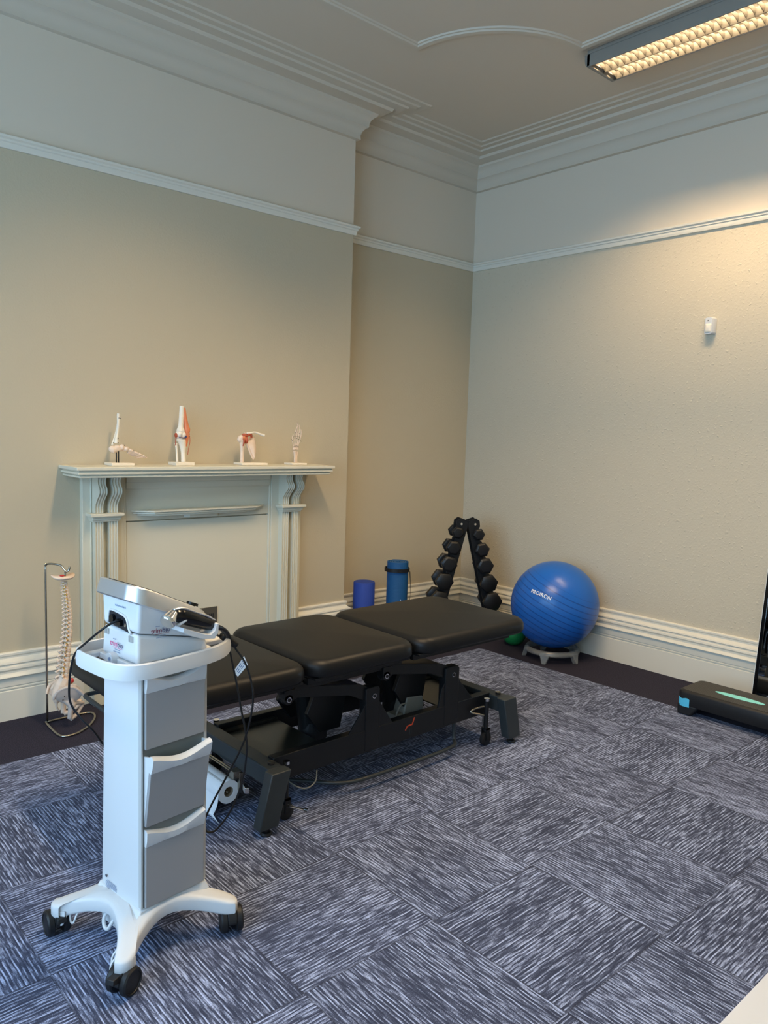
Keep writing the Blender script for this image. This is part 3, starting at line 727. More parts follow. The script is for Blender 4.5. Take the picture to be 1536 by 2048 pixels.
# ------------------------------------------------------------------ things by the corner
def foam_roller():
    t = thing('foam_roller', 'plain royal blue foam roller standing on end beside the chimney breast', 'foam roller', (-1.185, -.155, 0))
    bm = BM(); lathe(bm, [(0, 0), (.072, 0), (.077, .004), (.077, .455), (.073, .460), (.0, .461)], 40); obj('foam_body', bm, M_ROLLER, t, auto=40)
def exercise_mat():
    t = thing('rolled_exercise_mat', 'teal blue rolled exercise mat with black carry strap standing behind the couch', 'exercise mat', (-.975, -.27, 0))
    bm = BM()
    # spiral cross-section
    pts = []; turns = 4.2; n = 150; r0, r1 = .018, .086
    for i in range(n+1):
        a = 2*PI*turns*i/n; r = r0+(r1-r0)*i/n; pts.append((r*math.cos(a), r*math.sin(a), r, a))
    th = .0115
    outer = [bm.verts.new((x, y, 0)) for x, y, r, a in pts]; inner = [bm.verts.new(((r-th)*math.cos(a), (r-th)*math.sin(a), 0)) for x, y, r, a in pts]
    outt = [bm.verts.new((x, y, .605)) for x, y, r, a in pts]; intt = [bm.verts.new(((r-th)*math.cos(a), (r-th)*math.sin(a), .605)) for x, y, r, a in pts]
    for i in range(n):
        for A, B in ((outer, outt), (intt, inner), (outt, intt), (inner, outer)): bm.faces.new((A[i], A[i+1], B[i+1], B[i]))
    bm.faces.new((outer[0], outt[0], intt[0], inner[0])); bm.faces.new((outer[-1], inner[-1], intt[-1], outt[-1]))
    obj('mat_roll', bm, M_MAT, t, auto=40)
    bm = BM(); rr = .089
    for z0, z1 in ((.535, .56), (.10, .125)):
        A = [[bm.verts.new((r*math.cos(2*PI*i/36), r*math.sin(2*PI*i/36), z)) for i in range(36)] for r, z in ((rr-.004, z0), (rr+.002, z0), (rr+.002, z1), (rr-.004, z1))]
        for j in range(4):
            for i in range(36): bm.faces.new((A[j][i], A[j][(i+1) % 36], A[(j+1) % 4][(i+1) % 36], A[(j+1) % 4][i]))
    split_obj('strap', bm, M_BLACK, t, auto=40)
    bm = BM()   # carry strap running slantwise down the side
    pa = []
    for i in range(13):
        u = i/12; a = R(-32-38*u**1.3); z = .53-.42*u; rad = rr+.004+.012*math.sin(PI*min(1, u*1.6))*.6
        pa.append((rad*math.cos(a), rad*math.sin(a), z, a))
    rings = []
    for x, y, z, a in pa:
        tx, ty = -math.sin(a), math.cos(a); w = .013
        rings.append([(x-tx*w, y-ty*w, z), (x+tx*w, y+ty*w, z), (x+tx*w+math.cos(a)*.002, y+ty*w+math.sin(a)*.002, z), (x-tx*w+math.cos(a)*.002, y-ty*w+math.sin(a)*.002, z)])
    loft(bm, rings); obj('carry_strap', bm, M_BLACK, t)
    bm = BM()   # white printed strokes low on the roll
    for a0, w, z0, z1, sl in ((-112, 4.5, .215, .345, .02), (-97, 3, .25, .33, .02), (-88, 2.5, .24, .32, -.02)):
        vs = [(a0, z0), (a0+w, z0+.01), (a0+w, z1-.025), (a0, z1)]
        A = [bm.verts.new(((.0873)*math.cos(R(a)), .0873*math.sin(R(a)), z)) for a, z in vs]; B = [bm.verts.new((.0858*math.cos(R(a)), .0858*math.sin(R(a)), z)) for a, z in vs]
        bm.faces.new(A); bm.faces.new(B[::-1])
        for i in range(4): bm.faces.new((A[i], A[(i+1) % 4], B[(i+1) % 4], B[i]))
    obj('printed_logo', bm, M_WPRINT, t)
foam_roller(); exercise_mat()

def rack():
    AX = Vector((.56, .83, 0)).normalized(); LX = Vector((AX.y, -AX.x, 0))
    O = Vector((-.450, -.450, 0)); rz = math.atan2(LX.y, LX.x)
    t = thing('dumbbell_rack', 'black A-frame dumbbell rack standing in the room corner', 'dumbbell rack', O, rz)
    H = .91
    def legx(z): return .010+.200*(1-z/H)      # inner edge of a leg, local x
    for y, nm in ((-.045, 'front_leg'), (.045, 'rear_leg')):
        for s in (-1, 1):
            bm = BM()
            pts = [(legx(0), 0), (legx(0)+.055, 0), (legx(.82)+.05, .83), (legx(.86)+.070, .855), (legx(.89)+.072, .895), (.058, .915), (.002, .895), (.0, .862)]
            prism(bm, [(s*x, z) for x, z in pts], 'y', y-.003, y+.003)
            obj(nm, bm, M_FRAME, t, bevel=.001)
    for s in (-1, 1):
        bm = BM(); cyl(bm, (s*.052, -.052, .872), (s*.052, .052, .872), .004, n=12)
        for y in (-.055, -.049): cyl(bm, (s*.052, y-.004, .872), (s*.052, y+.002, .872), .009, n=6)
        obj('bolt', bm, M_CHROME, t)
    bm = BM()
    for s in (-1, 1): box(bm, s*(legx(0)+.028)-.02, s*(legx(0)+.028)+.02, -.075, .075, 0, .006)
    split_obj('foot_plate', bm, M_FRAME, t, bevel=.001)
    zs = [.808, .695, .575, .445, .308, .165]; rs = [.047, .057, .063, .069, .073, .075]
    names = ['topmost', 'second from top', 'third from top', 'fourth from top', 'fifth from top', 'lowest']
    for s, side in ((-1, 'left'), (1, 'right')):
        proto = None
        for i, (z, r) in enumerate(zip(zs, rs)):
            cx = s*(legx(z)+.024+r*.48)
            wp = O+LX*cx
            if s > 0: z = z-.012
            lab = '%s black hex dumbbell on the %s leg of the A-frame rack' % (names[i], side)
            d = thing('hex_dumbbell', lab, 'dumbbell', (wp.x, wp.y, z), rz, 'black hex dumbbells on the rack')
            rot = R(8*s+ (4 if i % 2 else -3))
            for sg in (-1, 1):
                bm = BM(); hl = .035+.006*i
                y0 = .050*sg; y1 = y0+hl*sg
                prof = [(y0, r*.80), (y0+.008*sg, r), (y1-.010*sg, r), (y1, r*.74)]
                rings = [[(q*math.cos(rot+2*PI*k/6), y, q*math.sin(rot+2*PI*k/6)) for k in range(6)] for y, q in prof]
                loft(bm, rings); obj('weight_head', bm, M_IRON, d, bevel=.0015)
            bm = BM(); tube(bm, [(0, -.058, 0), (0, 0, 0), (0, .058, 0)], [.012, .015, .012], 12, 4); obj('grip', bm, M_CHROME, d, smooth=True)
rack()

# ------------------------------------------------------------------ gym ball, green ball
BC = Vector((-.32, -1.18, .378)); BR = .300
def gym_ball():
    t = thing('gym_ball', 'large blue inflatable exercise ball with white lettering against the right wall', 'exercise ball', BC)
    right = Vector((.745, -.667, 0)); up = Vector((0, 0, 1)); toc = Vector((-.667, -.745, 0))
    axis = (up*math.cos(R(24))+right*math.sin(R(24))+toc*.12).normalized()
    q = axis.to_track_quat('Z', 'Y')
    bm = BM(); lathe(bm, [(BR*math.cos(PI/2*i/28), BR*math.sin(PI/2*i/28)) if -28 < i < 28 else (0, BR*(1 if i > 0 else -1)) for i in range(-28, 29)], 72)
    o = obj('ball_shell', bm, M_BALL, t, smooth=True); o.rotation_mode = 'QUATERNION'; o.rotation_quaternion = q
    n0 = Vector((-.269, -.076, .114)).normalized()
    a = Vector((-.276, -.015, .121)); b = Vector((-.255, -.131, .095))
    xd = (b-a).normalized(); xd = (xd-n0*xd.dot(n0)).normalized(); yd = n0.cross(xd)
    M = Matrix.Identity(4)
    def wrap(v):
        p = n0*BR+xd*v.x+yd*v.y; return p.normalized()*(BR+.0008+v.z)
    text('ball_lettering', 'PROIRON', .0345, M_WPRINT, t, M, bold=.0004, spacing=1.04, fn=wrap, extr=.0003)
    bm = BM(); pv = (q @ Vector((.55, .45, .7))).normalized(); cyl(bm, pv*(BR-.002), pv*(BR+.002), .012, n=16); obj('valve_plug', bm, M_WPRINT, t, smooth=True)
    s = thing('ball_stand', 'frosted clear plastic ring stand under the blue exercise ball', 'ball stand', (BC.x, BC.y, 0))
    bm = BM(); n = 48
    prof = [(.150, .046), (.186, .050), (.190, .060), (.182, .080), (.172, .086), (.160, .074)]
    rings = [[bm.verts.new((r*math.cos(2*PI*i/n), r*math.sin(2*PI*i/n), z)) for i in range(n)] for r, z in prof]
    for j in range(len(prof)):
        A, B = rings[j], rings[(j+1) % len(prof)]
        for i in range(n): bm.faces.new((A[i], A[(i+1) % n], B[(i+1) % n], B[i]))
    obj('ring', bm, M_FROST, s, smooth=True)
    for k in range(5):
        a = R(200+72*k); u = Vector((math.cos(a), math.sin(a), 0)); w = Vector((-u.y, u.x, 0))
        bm = BM(); bot = [u*.178+w*-.016, u*.178+w*.016, u*.205+w*.013, u*.205+w*-.013]; top = [u*.160+w*-.036, u*.160+w*.036, u*.188+w*.036, u*.188+w*-.036]
        hexa(bm, [(p.x, p.y, 0) for p in bot], [(p.x, p.y, .066) for p in top]); obj('foot', bm, M_FROST, s, bevel=.004)
    g = thing('weighted_ball', 'small green ball on the floor between couch end and blue exercise ball', 'ball', (-.235, -.72, .088))
    g.location = (-.285, -.815, .088)
    bm = BM(); ball(bm, (0, 0, 0), .088, 36); obj('ball_skin', bm, M_GREEN, g, smooth=True)
gym_ball()

# ------------------------------------------------------------------ step platform and leaning mirror
def step():
    x0, x1, y0, y1, h = -.645, -.375, -2.95, -2.268, .142
    t = thing('aerobic_step', 'black aerobic step with aqua oval on top in front of the leaning mirror', 'step platform', ((x0+x1)/2, (y0+y1)/2, 0))
    hx, hy = (x1-x0)/2, (y1-y0)/2
    bm = BM()
    rr = [[(x, y, z) for x, y in rrect(hx-i, hy-i, .035)] for i, z in ((.004, .055), (0, .062), (0, h-.016), (.004, h-.006), (.012, h))]
    loft(bm, rr); obj('platform', bm, M_BLACK, t, auto=40)
    bm = BM(); loft(bm, [[(x, y, z) for x, y in rrect(hx-.014, hy-.014, .03)] for z in (h-.002, h+.0015)]); obj('tread', bm, M_TREAD, t)
    for s in (-1, 1):
        bm = BM(); a, b = sorted((s*hy, s*(hy-.085))); a2, b2 = sorted((s*hy, s*(hy-.13)))
        hexa(bm, [(-hx+.002, a+.004, 0), (hx-.002, a+.004, 0), (hx-.002, b-.004, 0), (-hx+.002, b-.004, 0)], [(-hx+.002, a2+.002, .062), (hx-.002, a2+.002, .062), (hx-.002, b2-.002, .062), (-hx+.002, b2-.002, .062)])
        obj('leg', bm, M_BLACK, t, bevel=.01, seg=3)
    bm = BM()   # aqua oval logo on the tread
    n = 40; vs = [(.028*math.cos(2*PI*i/n), .135*math.sin(2*PI*i/n)) for i in range(n)]
    prism(bm, [(x-.012, y+.045) for x, y in vs], 'z', h+.001, h+.0025); obj('oval_print', bm, M_TEAL, t)
    bm = BM()   # blue sticker wrapped round the near left corner
    pth = [(-hx, hy-.074), (-hx, hy-.062), (-hx, hy-.050), (-hx, hy-.035)]+[(-hx+.035-.035*math.cos(R(q)), hy-.035+.035*math.sin(R(q))) for q in (12, 24, 36, 48)]
    top = [.094, .1, .099, .094, .093, .095, .098, .1]
    low = [.050, .050, .050, .050, .051, .052, .053, .054]
    rg = []
    for (x, y), zt, zl in zip(pth, top, low):
        n_ = Vector((-1, 0, 0)) if y <= hy-.035 else Vector((x+hx-.035, y-hy+.035, 0)).normalized()
        o1 = Vector((x, y, 0))+n_*.0014; o0 = Vector((x, y, 0))-n_*.003
        rg.append([(o1.x, o1.y, zl), (o1.x, o1.y, zt), (o0.x, o0.y, zt), (o0.x, o0.y, zl)])
    loft(bm, rg); obj('side_sticker', bm, M_CYAN, t)
step()
def mirror():
    t = thing('leaning_mirror', 'tall thin black-framed mirror leaning on right wall behind the black step', 'mirror', (-.137, -2.47, 0))
    ang = math.atan2(.114, 1.0); hgt = 1.15
    M = Matrix.Rotation(ang, 4, 'Y')
    bm = BM()
    for y0, y1, z0, z1 in ((-.02, 0, 0, hgt), (-.62, -.60, 0, hgt), (-.60, -.02, 0, .02), (-.60, -.02, hgt-.02, hgt)): box(bm, 0, .02, y0, y1, z0, z1, M)
    obj('frame', bm, M_BLACKG, t, bevel=.001)
    bm = BM(); box(bm, .004, .008, -.60, -.02, .02, hgt-.02, M); obj('glass', bm, M_MIRROR, t)
    bm = BM(); box(bm, .002, .018, 0, .0025, 0, hgt, M); e_ = obj('edge_strip', bm, M_WPRINT, t); e_['label'] = 'white edge strip'
mirror()

# ------------------------------------------------------------------ wall sensor
def sensor():
    t = thing('motion_sensor', 'small white motion sensor high on the right wall', 'motion sensor', (0, -1.998, 2.19))
    bm = BM(); loft(bm, [[(-.0005-d, y, z) for y, z in rrect(w, .05, .012, cy=.05)] for d, w in ((0, .033), (.012, .034), (.034, .028), (.042, .022))])
    obj('housing', bm, M_PLAST, t, auto=45)
    bm = BM(); loft(bm, [[(-.04-d, y, z) for y, z in rrect(.021-i, .028-i, .006, cy=.035)] for d, i in ((0, 0), (.006, .003), (.009, .01))]); obj('lens', bm, M_BONEW, t, smooth=True)
    bm = BM(); ball(bm, (-.0425, .004, .081), (.002, .003, .005), 8); obj('indicator_light', bm, M_DARK, t, smooth=True)
sensor()

# ------------------------------------------------------------------ desk corner in the foreground
def desk():
    t = thing('desk', 'white laminate desk corner at the bottom right of the foreground', 'desk', (-3.25, -4.27, 0))
    bm = BM(); box(bm, -.62, .75, -.37, .372, .725, .75); obj('desk_top', bm, M_DESK, t, bevel=.0015)
    for sx in (-1, 1):
        for sy in (-1, 1):
            bm = BM(); box(bm, .065+sx*.64-.025, .065+sx*.64+.025, sy*.32-.025, sy*.32+.025, 0, .725); obj('leg', bm, M_DESK, t, bevel=.002)
desk()

# ------------------------------------------------------------------ ceiling fittings
def fitting(x0, ystart, label):
    t = thing('ceiling_light', label, 'ceiling light', (x0, ystart, ZC), 0, 'twin tube ceiling fittings')
    W = .255; Lg = 1.52; h = .086; yb = -Lg
    bm = BM()   # housing: top plate and deep side rails, open below
    box(bm, 0, W, yb, 0, -.02, -.0005)
    for xa, xb in ((0, .009), (W-.009, W)):
        box(bm, xa, xb, yb, 0, -h, -.02)
    obj('housing', bm, M_LAMPM, t, bevel=.003)
    for ya, yb2 in ((-.022, .016), (yb-.016, yb+.022)):
        bm = BM(); ys_, ye = ya, yb2
        if ya > yb/2: pts = [(-.022, -.02), (-.022, -h), (-.002, -h), (.008, -h+.012), (.014, -.05), (.016, -.02)]
        else: pts = [(yb+.022, -.02), (yb+.022, -h), (yb+.002, -h), (yb-.008, -h+.012), (yb-.014, -.05), (yb-.016, -.02)]
        prism(bm, pts, 'x', .0, W); obj('end_cap', bm, M_LAMPM, t, bevel=.003)
    # two reflector troughs with cross blades
    for k in range(2):
        xa = .011+k*.118; xb = xa+.114; xc = (xa+xb)/2
        bm = BM()
        # side reflectors (curved)
        for sgn, xe_ in ((1, xa), (-1, xb)):
            rings = []
            for y in (yb+.024, -.024):
                rings.append([(xe_+sgn*.001, y, -h+.002), (xe_+sgn*.004, y, -.065), (xe_+sgn*.014, y, -.048), (xe_+sgn*.012, y, -.047), (xe_-sgn*.0, y, -.065), (xe_-sgn*.001, y, -h+.002)])
            loft(bm, rings)
        # V-shaped cross blades
        nb = 36
        for i in range(nb):
            y = -.04-(Lg-.08)*i/(nb-1)
            rings = []
            for j in range(9):
                u = j/8; x = xa+.003+(xb-xa-.006)*u; sag = .016*(1-abs(2*u-1)**1.5)
                rings.append([(x, y-.007, -.0525), (x, y+.007, -.0525), (x, y+.0012, -h+.004+sag*.9), (x, y-.0012, -h+.004+sag*.9)])
            loft(bm, rings)
        obj('louvre', bm, M_LOUV, t, auto=40)
        bm = BM(); cyl(bm, (xc, yb+.03, -.028), (xc, -.03, -.028), .006, n=12); tb = obj('tube', bm, M_TUBE, t, smooth=True)
    return t
mt_ = bpy.data.materials.new('lit fluorescent tube'); mt_.use_nodes = True
b_ = mt_.node_tree.nodes['Principled BSDF']; b_.inputs['Emission Color'].default_value = (1, .80, .52, 1); b_.inputs['Emission Strength'].default_value = 9; b_.inputs['Base Color'].default_value = (.9, .9, .88, 1)
M_TUBE = mt_
fitting(-.948, -1.64, 'long twin-tube ceiling light with louvres at top right of the ceiling')
fitting(-3.05, -1.64, 'long twin-tube ceiling light with louvres in the middle of the ceiling')
fitting(-5.15, -1.64, 'long twin-tube ceiling light with louvres on the window side of the ceiling')

def area(name, loc, sx, sy, power, col, rot=(0, 0, 0), spread=180, batwing=False):
    l = bpy.data.lights.new(name, 'AREA'); l.shape = 'RECTANGLE'; l.size = sx; l.size_y = sy; l.energy = power; l.color = col; l.spread = R(spread)
    o = bpy.data.objects.new(name, l); C.objects.link(o); o.location = loc; o.rotation_euler = rot
    if batwing:      # louvred fittings throw more light sideways than a bare matt panel
        l.use_nodes = True; nt = l.node_tree; em = nt.nodes['Emission']
        ge = nt.nodes.new('ShaderNodeNewGeometry'); dt = nt.nodes.new('ShaderNodeVectorMath'); dt.operation = 'DOT_PRODUCT'
        nt.links.new(ge.outputs['Normal'], dt.inputs[0]); nt.links.new(ge.outputs['Incoming'], dt.inputs[1])
        ab = nt.nodes.new('ShaderNodeMath'); ab.operation = 'ABSOLUTE'; nt.links.new(dt.outputs['Value'], ab.inputs[0])
        mx = nt.nodes.new('ShaderNodeMath'); mx.operation = 'MAXIMUM'; mx.inputs[1].default_value = .5; nt.links.new(ab.outputs[0], mx.inputs[0])
        pw = nt.nodes.new('ShaderNodeMath'); pw.operation = 'POWER'; pw.inputs[1].default_value = -1.4; nt.links.new(mx.outputs[0], pw.inputs[0])
        nt.links.new(pw.outputs[0], em.inputs['Strength'])
    return o
WARM = (1, .73, .43); SPREAD = 180
LW = (30, 53, 14); SKY = 11.6; SKYC = (.42, .64, .92)
for x0, pw in zip((-.948, -3.05, -5.15), LW):
    for k in range(2):
        area('lamp_tube_light', (x0+.068+k*.118, -1.64-.76, ZC-.036), .036, 1.42, pw, WARM, spread=SPREAD, batwing=True)
# daylight: sky behind the two windows, sampled through portals
w = bpy.data.worlds.new('sky'); bpy.context.scene.world = w; w.use_nodes = True
bg = w.node_tree.nodes['Background']; bg.inputs[0].default_value = SKYC+(1,); bg.inputs[1].default_value = SKY
for a, b in WINS:
    p = area('window_portal', (XW-.29, (a+b)/2, (WZ0+WZ1)/2), WZ1-WZ0, b-a, 1, (1, 1, 1), rot=(0, R(-90), 0)); p.data.cycles.is_portal = True

sc = bpy.context.scene
sc.view_settings.view_transform = 'Standard'; sc.view_settings.look = 'None'; sc.view_settings.gamma = 1; sc.view_settings.use_curve_mapping = False
sc.view_settings.exposure = 0
sc.cycles.max_bounces = 10; sc.cycles.diffuse_bounces = 6; sc.cycles.glossy_bounces = 4; sc.cycles.transparent_max_bounces = 8
sc.cycles.sample_clamp_indirect = 6
sc.cycles.use_denoising = True
# ------------------------------------------------------------------ treatment couch
def couch():
    cy = -1.635
    t = thing('treatment_couch', 'black three-section electric treatment couch in the middle of the room', 'treatment couch', (-2.45, cy, 0))
    def X(x): return x+2.45
    HW = .340
    def cushion(x0, x1, dz0=0, dz1=0):
        bm = BM(); cx = (X(x0)+X(x1))/2; hx = (x1-x0)/2; zb, zt = .556, .626; r = .036; rings = []
        def ring(ins, z, cr): return [(x, y, z+dz0+(dz1-dz0)*((x-cx)/hx*.5+.5)) for x, y in rrect(hx-ins, HW-ins, max(cr-ins*.6, .01), 7, cx, 0)]
        rings.append(ring(.016, zb, .085))
        for k in range(5):
            a = PI/2*k/4; rings.append(ring(.014*(1-math.sin(a)), zb+.016*(1-math.cos(a)), .085))
        for k in range(7):
            a = PI/2*k/6; rings.append(ring(r*(1-math.cos(a)), zt-r+r*math.sin(a), .085))
        for f, up in ((.84, .004), (.68, .0075), (.45, .0105), (.2, .0125), (.05, .013)):
            rings.append([(cx+(x-cx)*f, y*f, zt+up+dz0+(dz1-dz0)*((x-cx)*f/hx*.5+.5)) for x, y in rrect(hx-r, HW-r, .064, 7, cx, 0)])
        loft(bm, rings)
        return obj('cushion', bm, M_VINYL, t, auto=60)
    cushion(-3.685, -2.986); cushion(-2.974, -2.408, .002, .002); cushion(-2.394, -1.635)
    # plywood boards and rails below the cushions
    for x0, x1 in ((-3.66, -3.01), (-2.95, -2.44), (-2.38, -1.67)):
        bm = BM(); box(bm, X(x0), X(x1), -HW+.03, HW-.03, .545, .556); obj('cushion_board', bm, M_FRAME, t, bevel=.002)
    for x0, x1 in ((-3.62, -3.02), (-2.95, -2.44), (-2.37, -1.70)):
        for s in (-1, 1):
            bm = BM(); box(bm, X(x0), X(x1), s*.245-.015, s*.245+.015, .515, .545); obj('frame_rail', bm, M_FRAME, t, bevel=.003)
    for x in (-3.60, -3.05, -2.92, -2.47, -2.34, -1.73):
        bm = BM(); box(bm, X(x)-.015, X(x)+.015, -.235, .235, .519, .543); obj('cross_bar', bm, M_FRAME, t, bevel=.002)
    for s in (-1, 1):     # long upper beam joining the two lift brackets
        bm = BM(); box(bm, X(-3.06), X(-2.46), s*.215-.012, s*.215+.012, .490, .520); obj('upper_beam', bm, M_FRAME, t, bevel=.003)
    # base: long rails, end beams, legs
    for s in (-1, 1):
        bm = BM(); ya, yb = sorted((s*.235, s*.195)); box(bm, X(-3.09), X(-1.80), ya, yb, .142, .245); obj('base_rail', bm, M_FRAME, t, bevel=.003)
    for x0, x1, sg in ((-3.155, -3.09, -1), (-1.805, -1.74, 1)):
        bm = BM(); box(bm, X(x0), X(x1), -.30, .30, .165, .238); b = obj('end_beam', bm, M_FRAME2, t, bevel=.004)
        for s in (-1, 1):
            bm = BM(); ya, yb = sorted((s*.350, s*.300))
            tx0, tx1 = (X(x0)-.016, X(x1)+.006) if sg < 0 else (X(x0)-.022, X(x1)+.006); off = sg*.052
            hexa(bm, [(tx0+off, ya, .030), (tx1+off-.004, ya, .030), (tx1+off-.004, yb, .030), (tx0+off, yb, .030)], [(tx0, ya, .240), (tx1, ya, .240), (tx1, yb, .240), (tx0, yb, .240)])
            l = obj('leg', bm, M_FRAME2, t, bevel=.004)
            fx = (tx0+tx1)/2+off
            bm = BM(); lathe(bm, [(0, 0), (.021, 0), (.023, .005), (.018, .012), (.010, .014), (.010, .032), (0, .032)], 24, Matrix.Translation((fx, (ya+yb)/2, 0))); obj('foot_pad', bm, M_BLACK, l, auto=40)
            bm = BM(); kx = X(x0)+.035
            lathe(bm, [(0, 0), (.013, 0), (.014, .006), (.010, .009), (0, .009)], 20, Matrix.Translation((kx, s*.262, .238))); kb = obj('level_knob', bm, M_BLACK, t, auto=40)
            bm = BM(); lathe(bm, [(.009, 0), (.0125, 0), (.0125, .002), (.009, .002)], 20, Matrix.Translation((kx, s*.262, .2475))); obj('knob_ring', bm, M_STEEL, kb)
    # tray panels in the base
    for x0, x1 in ((-3.085, -2.80), (-2.08, -1.81)):
        bm = BM(); box(bm, X(x0), X(x1), -.193, .193, .205, .212); box(bm, X(x0), X(x1), -.193, -.165, .212, .222); box(bm, X(x0), X(x1), .165, .193, .212, .222)
        obj('base_panel', bm, M_PANEL, t, bevel=.001)
    # lift towers (uprights with triangular gussets) and arms
    for xu, w, ga, gb in ((-2.5825, .078, -2.71, -2.46), (-2.082, .094, -2.17, -1.93)):
        for s in (-1, 1):
            yf = s*.237
            bm = BM(); ya, yb = sorted((yf, yf-s*.045))
            prism(bm, [(X(xu)-w/2, .15), (X(xu)+w/2, .15), (X(xu)+w/2, .418), (X(xu)+w/2-.012, .430), (X(xu)-w/2+.006, .430), (X(xu)-w/2, .424)], 'y', ya, yb)
            u = obj('lift_tower', bm, M_FRAME, t, bevel=.003)
            bm = BM(); ya, yb = sorted((yf-s*.004, yf-s*.012))
            prism(bm, [(X(ga), .243), (X(gb), .243), (X(xu)+w/2+.012, .345), (X(xu)+w/2, .36), (X(xu)-w/2, .36), (X(xu)-w/2-.02, .33)], 'y', ya, yb)
            obj('gusset', bm, M_FRAME, u, bevel=.001)
            bm = BM(); cyl(bm, (X(xu)+.005, yf-s*.002, .390), (X(xu)+.005, yf+s*.004, .390), .011, n=20); bo = obj('bolt_ring', bm, M_CHROME, u)
            bm = BM(); cyl(bm, (X(xu)+.005, yf+s*.003, .390), (X(xu)+.005, yf+s*.006, .390), .0075, n=16); obj('bolt_cap', bm, M_FRAME, u)
    for xp, zp, xu, zu in ((-3.024, .466, -2.5775, .390), (-2.507, .464, -2.077, .390)):
        for s in (-1, 1):
            yf = s*.225
            bm = BM(); ya, yb = sorted((yf, yf-s*.022))
            a = Vector((X(xp), 0, zp)); b = Vector((X(xu), 0, zu)); d = (b-a).normalized(); n = Vector((-d.z, 0, d.x))
            # cranked arm: level along the top then down to the tower
            m1 = (X(xp)+.06, zp+.040); m2 = (X(xu)-.07, zu+.062)
            pts = [(X(xp)-.022, zp-.01), (X(xp)-.01, zp-.022), (X(xp)+.012, zp-.022), (X(xp)+.05, zp-.005), (X(xu)-.13, zu+.025), (X(xu)-.03, zu-.022), (X(xu)+.02, zu-.02), (X(xu)+.026, zu+.015), (X(xu)-.01, zu+.032), m2, m1, (X(xp)+.02, zp+.06), (X(xp)-.01, zp+.05)]
            prism(bm, pts, 'y', ya, yb); arm = obj('lift_arm', bm, M_FRAME, t, bevel=.002)
            bm = BM(); ya, yb = sorted((yf+s*.012, yf-s*.03)); cyl(bm, (X(xp), ya, zp), (X(xp), yb, zp), .021, n=24); box(bm, X(xp)-.02, X(xp)+.03, ya, yb, zp, .505)
            obj('pivot_bracket', bm, M_FRAME, t, bevel=.001)
            bm = BM(); cyl(bm, (X(xp), yf+s*.010, zp), (X(xp), yf+s*.015, zp), .011, n=20); obj('bolt_ring', bm, M_CHROME, t)
            bm = BM(); cyl(bm, (X(xp), yf+s*.014, zp), (X(xp), yf+s*.0165, zp), .0075, n=16); obj('bolt_cap', bm, M_FRAME, t)
        bm = BM()   # plate spanning the two arms
        hexa(bm, [(X(xp)+.055, -.205, zp+.024), (X(xu)-.07, -.205, zu+.046), (X(xu)-.07, .205, zu+.046), (X(xp)+.055, .205, zp+.024)], [(X(xp)+.055, -.205, zp+.040), (X(xu)-.07, -.205, zu+.062), (X(xu)-.07, .205, zu+.062), (X(xp)+.055, .205, zp+.040)])
        obj('arm_plate', bm, M_PANEL, t, bevel=.002)
        for s in (-1, 1):      # dark six-sided linkage cheeks
            bm = BM(); x = X(xu)-.22
            prism(bm, [(x-.05, .33), (x, .445), (x+.13, .435), (x+.16, .38), (x+.13, .235), (x+.02, .235)], 'y', s*.11-.01, s*.11+.01); obj('linkage_plate', bm, M_FRAME, t, bevel=.002)
        bm = BM(); cyl(bm, (X(xu)-.16, 0, .19), (X(xu)-.20, 0, .43), .05, n=24); cyl(bm, (X(xu)-.15, 0, .17), (X(xu)-.15, 0, .25), .065, n=24)
        obj('lift_motor', bm, M_FRAME, t, bevel=.003)
    bm = BM(); box(bm, X(-2.36), X(-2.12), -.10, .10, .165, .175); obj('box_shelf', bm, M_FRAME, t, bevel=.001)
    bm = BM(); hexa(bm, [(X(-2.30), -.13, .175), (X(-2.16), -.13, .175), (X(-2.16), -.05, .175), (X(-2.30), -.05, .175)], [(X(-2.27), -.125, .285), (X(-2.165), -.125, .275), (X(-2.165), -.055, .275), (X(-2.27), -.055, .285)])
    box(bm, X(-2.345), X(-2.29), -.125, -.06, .175, .215); k = obj('control_box', bm, M_GREYBOX, t, bevel=.006); k['label'] = 'grey control box'
    bm = BM(); tube(bm, [(X(-2.285), -.13, .262), (X(-2.32), -.135, .262), (X(-2.345), -.14, .235), (X(-2.355), -.14, .205), (X(-2.36), -.138, .185)], .004, 8, 4); obj('grey_lead', bm, M_GREYBOX, t, smooth=True)
    # wheels on swing levers
    for x, s in ((-1.865, -1), (-1.865, 1), (-3.055, -1), (-3.055, 1)):
        bm = BM(); yy = s*.272
        lathe(bm, [(0, -.012), (.026, -.012), (.034, -.008), (.034, .008), (.026, .012), (0, .012)], 28, Matrix.Translation((X(x), yy, .034)) @ Matrix.Rotation(PI/2, 4, 'X')); w_ = obj('wheel', bm, M_BLACK, t, auto=40)
        bm = BM(); cyl(bm, (X(x), yy-s*.0, .074), (X(x), yy, .225), .011, n=14); box(bm, X(x)-.012, X(x)+.012, yy-.018, yy-.014, .03, .09); box(bm, X(x)-.012, X(x)+.012, yy+.014, yy+.018, .03, .09); box(bm, X(x)-.012, X(x)+.012, yy-.018, yy+.018, .082, .09)
        obj('wheel_fork', bm, M_FRAME, w_)
        bm = BM(); cyl(bm, (X(x), yy, .2255), (X(x), yy, .238), .014, n=16); cyl(bm, (X(x)+.006, yy-s*.022, .075), (X(x)+.006, yy-s*.022, .15), .006, n=12); obj('wheel_pin', bm, M_CHROME, w_, smooth=False)
    bm = BM(); tube(bm, [(X(-1.865), -.27, .20), (X(-1.93), -.255, .195), (X(-1.955), -.25, .18), (X(-1.90), -.29, .165)], .005, 8, 4); obj('release_lever', bm, M_STEEL, t, smooth=True)
